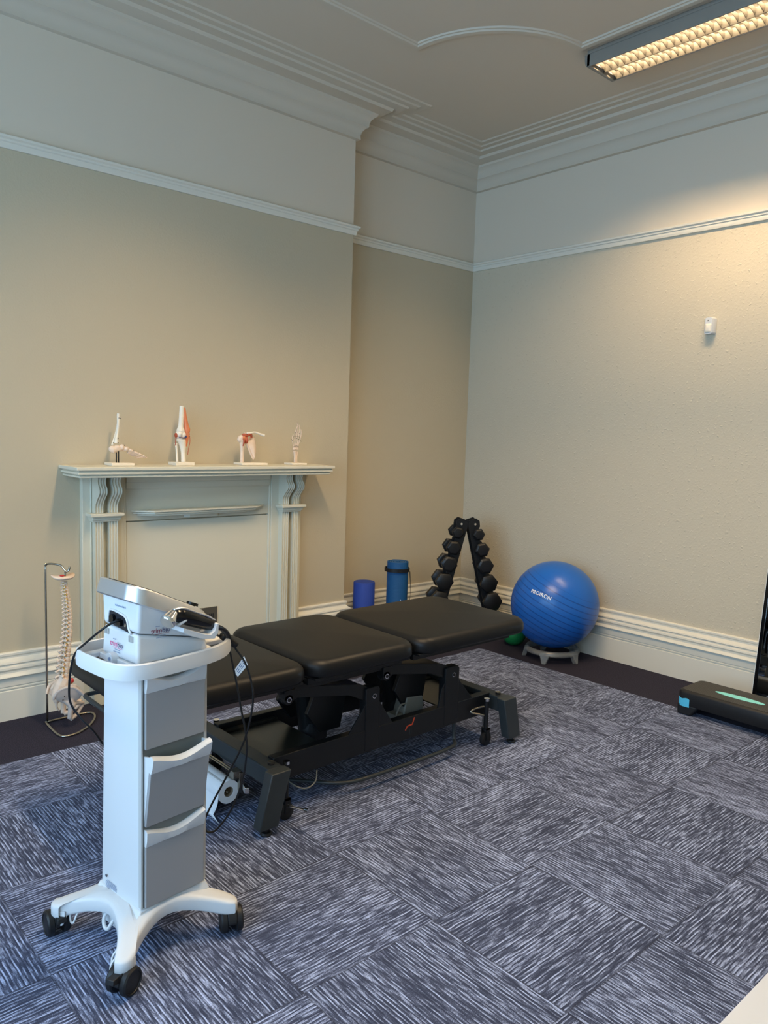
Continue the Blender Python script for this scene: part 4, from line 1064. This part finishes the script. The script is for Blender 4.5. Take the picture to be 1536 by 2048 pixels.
    bm = BM(); cyl(bm, (X(-3.09), -.335, .09), (X(-3.055), -.41, .09), .005, n=12); cyl(bm, (X(-3.058), -.403, .09), (X(-3.052), -.417, .09), .009, n=14); obj('lock_pin', bm, M_CHROME, t, smooth=False)
    # foot-operated bar running round the base
    bm = BM(); P = [(-2.98, -1.60), (-2.93, -1.70), (-2.86, -1.78), (-2.78, -1.865), (-2.70, -1.905), (-2.55, -1.915), (-2.35, -1.917), (-2.18, -1.915), (-2.08, -1.90), (-2.04, -1.86)]
    pts = [(X(x), y-cy, .052) for x, y in P]+[(X(-2.035), -1.85-cy, .085), (X(-2.035), -1.85-cy, .15)]
    pts = [(X(-3.0), -1.60-cy, .15), (X(-3.0), -1.60-cy, .085)]+pts
    tube(bm, pts, .0085, 10, 4); obj('foot_bar', bm, M_FRAME2, t, smooth=True)
    bm = BM(); tube(bm, [(X(-2.99), -.12, .14), (X(-2.98), -.19, .10), (X(-2.95), -.25, .085), (X(-2.90), -.255, .10), (X(-2.88), -.24, .14)], .003, 8, 4); obj('power_lead', bm, M_GREYBOX, t, smooth=True)
    # red zigzag mark on the near rail
    bm = BM(); z0 = .200; y = -.2362
    def seg(a, b, w):
        a = Vector((a[0], 0, a[1])); b = Vector((b[0], 0, b[1])); d = (b-a).normalized(); n = Vector((-d.z, 0, d.x))*w
        q = [a-n-d*w*.6, b-n+d*w*.6, b+n+d*w*.6, a+n-d*w*.6]; hexa(bm, [(p.x, y, p.z) for p in q], [(p.x, y+.001, p.z) for p in q])
    xm = X(-2.350); seg((xm-.030, z0-.012), (xm-.020, z0+.004), .003); seg((xm-.020, z0+.004), (xm+.012, z0+.006), .003); seg((xm+.012, z0+.006), (xm+.024, z0+.034), .003)
    obj('red_logo_stroke', bm, M_ORANGE, t)
    bm = BM()
    for dx in (-.006, .004): box(bm, xm+dx, xm+dx+.003, y, y+.001, z0-.042, z0-.012)
    obj('dark_logo_stem', bm, M_FRAME2, t)
    # head end: U-shaped bar under the cushion, and the foot-end lever
    bm = BM(); tube(bm, [(X(-3.1), .365, .438), (X(-3.4), .365, .438), (X(-3.57), .365, .438), (X(-3.60), .350, .438), (X(-3.605), .31, .438), (X(-3.605), .10, .438), (X(-3.605), -.04, .438)], .009, 10, 4)
    tube(bm, [(X(-3.605), .05, .438), (X(-3.58), .05, .48), (X(-3.56), .05, .53)], .008, 10, 2); tube(bm, [(X(-3.1), .365, .438), (X(-3.08), .30, .47), (X(-3.06), .25, .515)], .008, 10, 3)
    obj('end_bar', bm, M_FRAME2, t, smooth=True)
    bm = BM(); box(bm, X(-1.685), X(-1.60), .03, .09, .47, .515); box(bm, X(-1.73), X(-1.67), .04, .08, .50, .53); obj('lever_block', bm, M_FRAME, t, bevel=.006)
    bm = BM(); tube(bm, [(X(-1.65), .06, .512), (X(-1.60), .055, .512), (X(-1.55), .03, .500), (X(-1.50), .01, .487)], .0045, 10, 4); obj('tilt_lever', bm, M_CHROME, t, smooth=True)
    # paper roll holder
    bm = BM()
    for z in (.150, .160): cyl(bm, (X(-3.172), -.07, z), (X(-3.172), .40, z), .004, n=10)
    box(bm, X(-3.19), X(-3.155), -.105, -.07, .135, .168); box(bm, X(-3.19), X(-3.155), .40, .43, .135, .168); box(bm, X(-3.165), X(-3.15), -.11, -.09, .085, .16)
    obj('roll_holder', bm, M_STEEL, t, bevel=.002)
    bm = BM(); cyl(bm, (X(-3.205), -.085, .082), (X(-3.205), .43, .082), .006, n=14); obj('roll_rod', bm, M_STEEL, t, smooth=True)
    bm = BM(); hexa(bm, [(X(-3.17), -.19, .105), (X(-3.155), -.15, .105), (X(-3.155), -.15, .13), (X(-3.17), -.19, .13)], [(X(-3.185), -.18, .105), (X(-3.17), -.14, .105), (X(-3.17), -.14, .13), (X(-3.185), -.18, .13)]); obj('holder_clip', bm, M_CHROME, t, bevel=.002)
    # paper roll resting on the rod
    p = thing('couch_roll', 'white paper couch roll hanging under the near end of the couch, sheet trailing', 'paper roll', (-3.205, -1.46, .088))
    bm = BM(); n = 40
    prof = [(.021, -.27), (.047, -.27), (.047, .24), (.021, .24)]
    rings = [[bm.verts.new((r*math.cos(2*PI*i/n), y, r*math.sin(2*PI*i/n))) for i in range(n)] for r, y in prof]
    for j in range(4):
        for i in range(n): bm.faces.new((rings[j][i], rings[j][(i+1) % n], rings[(j+1) % 4][(i+1) % n], rings[(j+1) % 4][i]))
    obj('paper_roll', bm, M_PAPER, p, auto=40)
    bm = BM(); prof = [(.0185, -.268), (.021, -.268), (.021, .238), (.0185, .238)]
    rings = [[bm.verts.new((r*math.cos(2*PI*i/n), y, r*math.sin(2*PI*i/n))) for i in range(n)] for r, y in prof]
    for j in range(4):
        for i in range(n): bm.faces.new((rings[j][i], rings[j][(i+1) % n], rings[(j+1) % 4][(i+1) % n], rings[(j+1) % 4][i]))
    obj('card_core', bm, M_CARD, p, smooth=True)
    bm = BM(); m = 12; k = 10; g = []
    for j in range(m+1):
        v = j/m; row = []
        for i in range(k+1):
            u = i/k; y = -.268+.505*u
            if v < .25: a = PI*.62+(PI-PI*.62)*(v/.25); x = .0478*math.cos(a); z = .0478*math.sin(a)
            else:
                w = (v-.25)/.75; x = -.0478-.028*w*w+.004*math.sin(6*u+3*w); z = -.083*w
                if w == 1: x += .010*math.sin(9*u); z = -.0845; y += -.06*(1-u)**3
            row.append(bm.verts.new((x, y, z)))
        g.append(row)
    for j in range(m):
        for i in range(k): bm.faces.new((g[j][i], g[j][i+1], g[j+1][i+1], g[j+1][i]))
    s = obj('loose_sheet', bm, M_PAPER, p, smooth=True); so = s.modifiers.new('thick', 'SOLIDIFY'); so.thickness = .0006
couch()

# ------------------------------------------------------------------ equipment trolley
TO = Vector((-3.775, -2.215, 0)); TR = R(7)
def trolley():
    t = thing('equipment_trolley', 'white wheeled equipment trolley with three grey drawers in the left foreground', 'trolley', TO, TR)
    # star-shaped base shell
    def side_pts():
        pts = []; n = 14
        for s in range(4):
            rot = Matrix.Rotation(PI/2*s, 2)
            for i in range(n+1):     # near side, tip B to tip C, then rounded tip
                x = -.160+.32*i/n; y = -.118-.072*abs(x/.160)**1.9
                pts.append(rot @ Vector((x, y)))
            for k in (1, 2, 3, 4, 5):
                a = R(-75+ (k-1)*30); c = Vector((.172, -.172)); pts.append(rot @ (c+Vector((math.cos(a), math.sin(a)))*.032))
        return pts
    out = side_pts()
    def ztop(r): 
        u = min(1, max(0, (r-.115)/.14)); return .150-.046*(u**.85)
    rings = []
    for s, dz, mode in ((.93, 0, 'b2'), (.985, 0, 'b'), (1.0, .004, 'b'), (1.0, -.008, 't'), (.985, -.002, 't'), (.93, .001, 't'), (.8, .003, 't'), (.6, .003, 't')):
        ring = []
        for p in out:
            q = p*s; r = q.length; zt = ztop(p.length) if s > .97 else ztop(r)
            z = zt+dz if mode == 't' else ztop(p.length)-.038+dz
            ring.append((q.x, q.y, z))
        rings.append(ring)
    # inside ceiling of the shell
    rings.insert(0, [(p.x*.93, p.y*.93, ztop(p.length)-.02) for p in out])
    bm = BM(); loft(bm, rings); obj('base', bm, M_PLAST, t, auto=50)
    bm = BM(); hexa(bm, [(-.095, -.115, .128), (.15, -.118, .128), (.15, .122, .128), (-.095, .122, .128)], [(-.082, -.108, .154), (.141, -.108, .154), (.141, .117, .154), (-.082, .117, .154)]); obj('column_collar', bm, M_PLAST, t, bevel=.004)
    bm = BM(); hexa(bm, [(-.092, -.085, .052), (-.082, -.085, .052), (-.082, .085, .052), (-.092, .085, .052)], [(-.098, -.085, .13), (-.08, -.085, .13), (-.08, .09, .13), (-.098, .09, .13)]); obj('apron', bm, M_PLAST, t, bevel=.003)
    # cable hooks on the window side
    def hook(p, s, ang):
        bm = BM(); M = Matrix.Translation(p) @ Matrix.Rotation(ang, 4, 'Z')
        tube(bm, [M @ Vector(q)for q in ((0, -.022*s, .018), (-.012, -.020*s, .004), (-.016, -.012*s, -.012), (-.016, 0, -.018), (-.016, .012*s, -.012), (-.012, .020*s, .004), (0, .022*s, .018))], .0055*s, 8, 3)
        return obj('cable_hook', bm, M_PLAST, t, smooth=True)
    hook((-.098, .022, .075), 1.0, 0)
    for p, a in (((-.170, .158, .060), .3), ((-.148, .135, .066), .35), ((-.178, -.150, .060), -.2), ((-.163, -.130, .066), -.3)): hook(p, .55, a)
    # casters
    for i, (cx, cyy, a) in enumerate(((-.182, .182, 80), (-.182, -.182, 20), (.182, -.182, 62), (.182, .182, 130))):
        root_rot = Matrix.Translation((cx, cyy, 0)) @ Matrix.Rotation(R(a), 4, 'Z')
        bm = BM()
        prof = []
        for k in range(9):
            an = R(-10+100*k/8*1.6); prof.append((.034*math.cos(an)+.006, .038+.036*math.sin(an)))
        prism(bm, [(-.024, .034), (.030, .034)]+[( .006+.036*math.cos(R(q)), .04+.037*math.sin(R(q))) for q in range(0, 181, 20)], 'y', -.014, .014, root_rot)
        cyl(bm, root_rot @ Vector((0, 0, .06)), root_rot @ Vector((0, 0, .092)), .011, n=16)
        h = obj('caster', bm, M_BLACK, t, bevel=.003)
        for s in (-1, 1):
            bm = BM()
            M = root_rot @ Matrix.Translation((.008, s*.0225, .0375)) @ Matrix.Rotation(-s*PI/2, 4, 'X')
            lathe(bm, [(0, -.010), (.034, -.010), (.0375, -.007), (.0375, .006), (.034, .0105), (.030, .011), (.029, .0085), (0, .0095)], 36, M); obj('wheel', bm, M_BLACK, h, auto=35)
        if i in (0, 1):
            bm = BM(); hexa(bm, [root_rot @ Vector(p) for p in ((-.050, -.014, .058), (-.022, -.014, .052), (-.022, .014, .052), (-.050, .014, .058))], [root_rot @ Vector(p) for p in ((-.046, -.012, .072), (-.018, -.012, .070), (-.018, .012, .070), (-.046, .012, .072))]); obj('brake_pedal', bm, M_BLACK, h, bevel=.002)
    # column
    bm = BM()
    n = 8
    def colring(z, x0, x1, y0, y1):
        pts = [(x1, y0, z), (x0+.006, y0, z), (x0+.001, y0+.003, z)]
        for i in range(n+1):
            u = i/n; y = y0+.008+(y1-y0-.016)*u; pts.append((x0-.006*math.sin(PI*u), y, z))
        pts += [(x0+.001, y1-.003, z), (x0+.006, y1, z), (x1, y1, z)]
        return pts
    loft(bm, [colring(.150, -.078, .136, -.104, .114), colring(.848, -.078, .138, -.098, .092)]); obj('column', bm, M_PLAST, t, auto=40)
    # dark reveal behind the drawers and side strips
    bm = BM(); box(bm, -.072, .130, -.1062, -.095, .158, .845); obj('drawer_reveal', bm, M_BIN, t)
    bm = BM(); box(bm, .1305, .139, -.109, -.095, .158, .845); obj('side_strip', bm, M_GREYPL, t, bevel=.001)
    bm = BM(); box(bm, -.0795, -.0735, -.109, -.095, .158, .845); obj('side_strip', bm, M_GREYPL, t, bevel=.001)
    # drawers, each hinged at its foot; the middle one tipped open
    def drawer(z0, z1, tilt, nm_lab=None):
        h = z1-z0; e_ = bpy.data.objects.new('drawer', None); C.objects.link(e_); e_.parent = t; e_.empty_display_size = .02
        if nm_lab: e_['label'] = nm_lab
        e_.location = (.029, -.1065, z0); e_.rotation_euler = (R(tilt), 0, 0)
        hw = .098
        bm = BM(); box(bm, -hw, hw, -.010, 0, 0, h-.050); obj('front_panel', bm, M_GREYPL2, e_, bevel=.0015)
        # grip band with scooped top edge
        bm = BM(); k = 16; rings = []
        for i in range(k+1):
            u = i/k; x = -hw+2*hw*u; s = math.sin(PI*u)**1.3
            zt = h-.022*s
            low = h-.050-.0*u
            rings.append([(x, 0, low), (x, -.011, low), (x, -.016, h-.03-.018*s), (x, -.017, h-.006-.024*s), (x, -.010+.006*s, zt), (x, 0, zt)])
        loft(bm, rings); obj('grip_band', bm, M_PLAST, e_, auto=40)
        for s in (-1, 1):
            bm = BM(); x = s*(hw-.002)
            prism(bm, [(0, .0), (.0, h-.004), (.045, h-.02), (.045, 0)] if tilt else [(0, 0), (0, h-.004), (.001, h-.004), (.001, 0)], 'x', x-.002, x+.002); obj('drawer_side', bm, M_PLAST, e_)
        return e_
    drawer(.160, .392, 0, 'lowest drawer, closed'); drawer(.402, .618, 8.5, 'middle drawer, tipped open'); drawer(.626, .838, 0, 'top drawer, closed')
    # tray with wrap-round handle rail
    P = [(-.168, .0), (-.166, .07), (-.145, .125), (-.095, .155), (.0, .158), (.12, .150), (.20, .120), (.262, .06), (.280, 0), (.262, -.06), (.20, -.120), (.12, -.150), (.0, -.160), (-.095, -.157), (-.145, -.125), (-.166, -.07)]
    L_ = smoothpts([(x, y, 0) for x, y in P], 5, True); bm = BM(); n = len(L_); rg = [[] for _ in range(6)]
    for i in range(n):
        d = (L_[(i+1) % n]-L_[i-1]).normalized(); nn = Vector((d.y, -d.x, 0))
        if nn.dot(L_[i]-Vector((.05, 0, 0))) < 0: nn = -nn
        for j, (o_, z) in enumerate(((-.012, .846), (0, .843), (.001, .862), (-.002, .884), (-.006, .888), (-.012, .886))): rg[j].append(L_[i]+nn*o_+Vector((0, 0, z)))
    V = [[bm.verts.new(p) for p in r_] for r_ in rg]
    for j in range(6):
        for i in range(n): bm.faces.new((V[j][i], V[j][(i+1) % n], V[(j+1) % 6][(i+1) % n], V[(j+1) % 6][i]))
    obj('handle_rail', bm, M_PLAST, t, auto=28)
    bm = BM(); loft(bm, [[(x, y, z) for x, y in rrect(.135, .125, .03, 6, .045, 0)] for z in (.848, .866)]); obj('tray_floor', bm, M_PLAST, t, bevel=.002)
    for s in (-1, 1):
        bm = BM(); box(bm, -.130, -.075, s*.105-.012, s*.105+.012, .852, .868); obj('rail_arm', bm, M_PLAST, t, bevel=.004)
    bm = BM(); box(bm, .17, .275, -.020, .020, .850, .866); obj('rail_arm', bm, M_PLAST, t, bevel=.004)
    bm = BM(); tube(bm, [(.15, .045, .893), (.25, .022, .880)], .016, 16); bt = obj('bottle_rest', bm, M_PLAST, t, smooth=True)
    bm = BM(); tube(bm, [(-.082, .018, .862), (-.104, .018, .862)], .020, 20); obj('latch_disc', bm, M_PLAST, t, auto=40)
    bm = BM(); cyl(bm, (-.104, .013, .866), (-.107, .013, .866), .005, n=12); obj('latch_button', bm, M_GREYPR, t)
    # printed rating panel low on the column
    M = frameM((-.0853, .045, .167), (0, -1, 0), (0, 0, 1))
    rows = []
    random.seed(9)
    for k, (w0, w1) in enumerate(((-.022, .030), (-.030, .030), (-.030, .032), (-.030, .032), (-.030, .031), (-.030, -.008))):
        z = .010-.0042*k; x = w0
        while x < w1:
            l = random.uniform(.002, .006); rows.append((x, min(x+l, w1), z-.0012, z+.0006)); x += l+.0012
    for k in range(3): rows.append((.004, .030, -.018-.004*k, -.0172-.004*k))
    joined_rows(t, 'small_print', rows, M_GREYPR, M)
    text('ce_mark', 'CE', .010, M_DARKPR, t, frameM((-.0853, .062, .1495), (0, -1, 0), (0, 0, 1)))
    bm = BM(); M2 = frameM((-.0848, .074, .1865), (0, -1, 0), (0, 0, 1)); n = 14
    A = [M2 @ Vector((.0045*math.cos(2*PI*i/n), .0045*math.sin(2*PI*i/n), .0003)) for i in range(n)]; B = [M2 @ Vector((.0045*math.cos(2*PI*i/n), .0045*math.sin(2*PI*i/n), -.0003)) for i in range(n)]
    loft(bm, [B, A]); obj('round_mark', bm, M_DARKPR, t)
    bm = BM(); box(bm, .002, .010, -.0325, -.0265, 0, .0004, M); box(bm, .0075, .009, -.027, -.022, 0, .0004, M); obj('factory_symbol', bm, M_DARKPR, t)
trolley()

# ------------------------------------------------------------------ ultrasound therapy machine standing on the trolley
def machine():
    t = thing('ultrasound_machine', 'white ultrasound therapy machine with silver sloping rim, standing on the trolley', 'therapy machine', (TO.x, TO.y, .866), TR)
    Z = .866
    def z_(z): return z-Z
    # lower body
    bm = BM(); hexa(bm, [(-.085, -.100, z_(.8665)), (.150, -.100, z_(.8665)), (.150, .092, z_(.8665)), (-.085, .092, z_(.8665))], [(-.082, -.096, z_(.952)), (.146, -.096, z_(.902)), (.146, .084, z_(.902)), (-.082, .084, z_(.952))])
    obj('lower_body', bm, M_PLAST, t, bevel=.010, seg=4)
    # upper body, with the side flaring out to a cradle
    bm = BM(); hexa(bm, [(-.083, -.098, z_(.9545)), (.149, -.100, z_(.9045)), (.149, .086, z_(.9045)), (-.083, .084, z_(.9545))], [(-.082, -.104, z_(1.048)), (.150, -.104, z_(.945)), (.150, .094, z_(.945)), (-.082, .094, z_(1.048))])
    u = obj('upper_body', bm, M_PLAST, t, bevel=.010, seg=4)
    # silver rim
    def rim(x): return 1.040-.414*(x+.09)
    def top(x):
        u_ = (x+.11)/.28; return 1.090-.365*(x+.09)-.42*(x+.09)**2-.0
    def ring(ins, f, n=9):
        pts = rrect(.138-ins, .120-ins, .055-ins*.6, n, .030, 0); out = []
        for x, y in pts:
            y2 = y*(1-.10*max(0, (x-.03)/.138)); out.append((x, y2, z_(f(x))))
        return out
    bm = BM(); loft(bm, [ring(.020, lambda x: rim(x)+.002), ring(.004, lambda x: rim(x)), ring(0, lambda x: rim(x)+.004), ring(.010, lambda x: top(x)-.004), ring(.014, top), ring(.03, lambda x: top(x)-.001)])
    obj('silver_rim', bm, M_SILVER, t, auto=35)
    bm = BM(); loft(bm, [ring(.030, lambda x: top(x)-.004), ring(.030, lambda x: top(x)+.0015), ring(.032, lambda x: top(x)+.002)]); obj('control_panel', bm, M_BLACKG, t)
    bm = BM(); kx, ky = .120, -.055; kz = z_(top(kx))
    ax = Vector((.40, 0, 1)).normalized(); p0 = Vector((kx, ky, kz))
    cyl(bm, p0, p0+ax*.004, .010, n=24); cyl(bm, p0+ax*.004, p0+ax*.012, .018, .017, n=28); obj('dial', bm, M_BLACKG, t, auto=40)
    # rear socket bay
    bm = BM(); M = frameM((-.0835, 0, z_(.975)), (0, -1, 0), (0, 0, 1))
    arch = [(-.056, -.014), (-.050, .016), (-.036, .026), (.028, .020), (.046, .008), (.054, -.012), (.066, -.026)]
    A = [M @ Vector((x, y, -.002)) for x, y in arch]; B = [M @ Vector((x, y, .0006)) for x, y in arch]; loft(bm, [A, B]); bay = obj('socket_bay', bm, M_DARK, t)
    bm = BM(); tube(bm, [M @ Vector((x, y, .001)) for x, y in arch], .003, 8, 3); obj('bay_surround', bm, M_PLAST, t, smooth=True)
    bm = BM(); cyl(bm, M @ Vector((-.024, .004, 0)), M @ Vector((-.024, .004, .010)), .011, n=20); cyl(bm, M @ Vector((.010, -.002, 0)), M @ Vector((.010, -.002, .006)), .010, n=20); box(bm, .0, .024, -.010, .006, 0, .010, M); obj('plug', bm, M_BLACKG, bay, auto=40)
    bm = BM(); cyl(bm, M @ Vector((.038, -.006, 0)), M @ Vector((.038, -.006, .003)), .005, n=16); obj('round_socket', bm, M_CHROME, bay)
    for yy in (.062, -.066):
        bm = BM()
        for k in range(5): box(bm, -.0865, -.083, yy-.010+k*.0045, yy-.008+k*.0045, z_(.926), z_(.943))
        obj('vent_ribs', bm, M_GREYPL, t)
    # lettering
    def logo(o, xd, zd, s, m1, m2):
        o = Vector(o); xd = Vector(xd); up = Vector((0, 0, 1))
        text('logo_lettering', 'trim', s, m1, t, frameM(o, xd, up), bold=0, align='RIGHT', extr=.0002); text('logo_lettering', 'bio', s, m2, t, frameM(o+xd*.0005, xd, up), bold=0, align='LEFT', extr=.0002)
        M = frameM(o, xd, up)
        joined_rows(t, 'logo_underline', [(-.024*s/.022, .024*s/.022, -s*.48, -s*.44)], m1, M)
        rows = []
        random.seed(3)
        for z0, a, b in ((-s*.72, -.6, .55), (-s*1.02, -.9, .65), (s*.55, -1.0, -.3)):
            x = a*s
            while x < b*s: l = random.uniform(.03, .11)*s; rows.append((x, min(x+l, b*s), z0, z0+s*.09)); x += l+s*.04
        joined_rows(t, 'small_print', rows, M_GREYPR, M)
    logo((-.0868, .002, z_(.906)), (0, -1, 0), 1, .0225, M_PINK, M_NAVY)
    logo((-.010, -.1032, z_(.955)), (1, 0, -.03), 1, .0205, M_MAROON, M_NAVY)
    text('model_lettering', 'intelect mobile 2', .0085, M_GREYPR, t, frameM((-.0842, -.010, z_(1.018)), (0, -1, 0), (0, 0, 1)), extr=.0002)
    # cradle and probe on the near side
    bm = BM()
    pts = [(.000, .992), (.014, .980), (.028, .986), (.030, .990), (.014, .986), (.004, .996)]
    tube(bm, [(.000, -.118, z_(.978)), (.006, -.150, z_(.976)), (.022, -.160, z_(.984)), (.036, -.158, z_(.990))], .0042, 10, 4)
    tr_ = [(.022, .966), (.06, .950), (.095, .936), (.115, .931), (.128, .940), (.134, .960), (.142, .960), (.140, .932), (.128, .917), (.09, .922), (.05, .937), (.02, .954)]
    prism(bm, [(x, z_(z)) for x, z in tr_], 'y', -.160, -.100); obj('probe_cradle', bm, M_PLAST, t, bevel=.002)
    bm = BM(); tube(bm, [(-.004, -.144, z_(1.000)), (.02, -.144, z_(.998)), (.06, -.142, z_(.983)), (.10, -.136, z_(.966)), (.136, -.134, z_(.951)), (.152, -.134, z_(.942))], [.014, .0215, .022, .0205, .017, .010], 16, 6, sy=.95); pb = obj('probe_handle', bm, M_BLACKG, t, smooth=True)
    bm = BM(); tube(bm, [(.0, -.144, z_(1.019)), (.03, -.144, z_(1.0185)), (.07, -.142, z_(1.001)), (.11, -.139, z_(.984)), (.146, -.136, z_(.963))], [.003, .005, .005, .0045, .003], 10, 5, sy=1.8); obj('handle_highlight', bm, M_SILVER, pb, smooth=True)  # silver strip along the black handle's top, modelled in place of its highlight
    bm = BM(); a = Vector((.002, -.142, z_(1.008))); d = Vector((-.74, -.28, -.55)).normalized()
    q = d.to_track_quat('Z', 'Y').to_matrix().to_4x4(); lathe(bm, [(0, 0), (.014, 0), (.017, .010), (.021, .022), (.0235, .030), (.0225, .034), (.020, .038), (0, .0385)], 28, Matrix.Translation(a) @ q); obj('probe_head', bm, M_CHROME, pb, auto=30)
    # cables, given in room coordinates
    Mi = t.matrix_basis.inverted() if False else (Matrix.Translation((TO.x, TO.y, Z)) @ Matrix.Rotation(TR, 4, 'Z')).inverted()
    def W(P): return [tuple(Mi @ Vector(p)) for p in P]
    cr = [(-3.612, -2.330, .944), (-3.588, -2.318, .932), (-3.560, -2.300, .918), (-3.534, -2.268, .896), (-3.515, -2.255, .868), (-3.503, -2.261, .847), (-3.48, -2.282, .801), (-3.464, -2.296, .737), (-3.46, -2.3, .681), (-3.466, -2.294, .617), (-3.483, -2.279, .535), (-3.518, -2.249, .435), (-3.552, -2.218, .343), (-3.57, -2.202, .284), (-3.569, -2.202, .256), (-3.56, -2.211, .244), (-3.54, -2.229, .257), (-3.505, -2.26, .328), (-3.482, -2.28, .42), (-3.474, -2.288, .502), (-3.475, -2.286, .568), (-3.487, -2.276, .648), (-3.498, -2.266, .728), (-3.508, -2.257, .792), (-3.522, -2.246, .862), (-3.545, -2.225, .885), (-3.59, -2.19, .905), (-3.632, -2.15, .915)]
    bm = BM(); tube(bm, W(cr), .0033, 8, 5); cb = obj('probe_cable', bm, M_CABLE, t, smooth=True)
    bm = BM(); tube(bm, W([(-3.628, -2.336, .950), (-3.585, -2.318, .932), (-3.550, -2.29, .905), (-3.527, -2.262, .880)]), [.009, .0075, .0085, .0075], 10, 4); tube(bm, W([(-3.548, -2.262, .892), (-3.520, -2.25, .872), (-3.497, -2.262, .852)]), [.012, .014, .010], 10, 4); obj('cable_sleeve', bm, M_CABLE, cb, smooth=True)
    bm = BM(); P = [Vector(p) for p in W([(-3.507, -2.258, .771), (-3.496, -2.268, .755), (-3.473, -2.288, .793), (-3.482, -2.28, .821)])]; off = (Matrix.Rotation(-TR, 3, 'Z') @ Vector((-.667, -.745, 0)))*.0008
    loft(bm, [[p for p in P], [p+off for p in P]]); tg = obj('cable_tag', bm, M_PAPER, cb)
    bm = BM()
    o_ = P[0]; ex = (P[3]-P[0]); ey = (P[1]-P[0])
    for u in (.15, .42, .69):
        for v in (.2, .45, .7):
            q_ = [o_+ex*(u+a)+ey*(v+b)+off*1.1 for a, b in ((0, 0), (.2, 0), (.2, .12), (0, .12))]; loft(bm, [q_, [p+off*.3 for p in q_]])
    obj('tag_print', bm, M_GREYPR, tg)
    cl = [(-3.858, -2.240, .978), (-3.873, -2.246, .979), (-3.9, -2.26, .976), (-3.918, -2.244, .958), (-3.932, -2.19, .919), (-3.942, -2.128, .874), (-3.942, -2.088, .82), (-3.929, -2.033, .735), (-3.906, -1.986, .671), (-3.825, -1.857, .565), (-3.757, -1.784, .483), (-3.70, -1.78, .38), (-3.64, -1.80, .24), (-3.60, -1.82, .08), (-3.585, -1.80, .006), (-3.575, -1.70, .005), (-3.60, -1.60, .005), (-3.585, -1.66, .0105)]
    bm = BM(); tube(bm, W(cl), .0034, 8, 5); obj('power_cable', bm, M_CABLE, t, smooth=True)
machine()
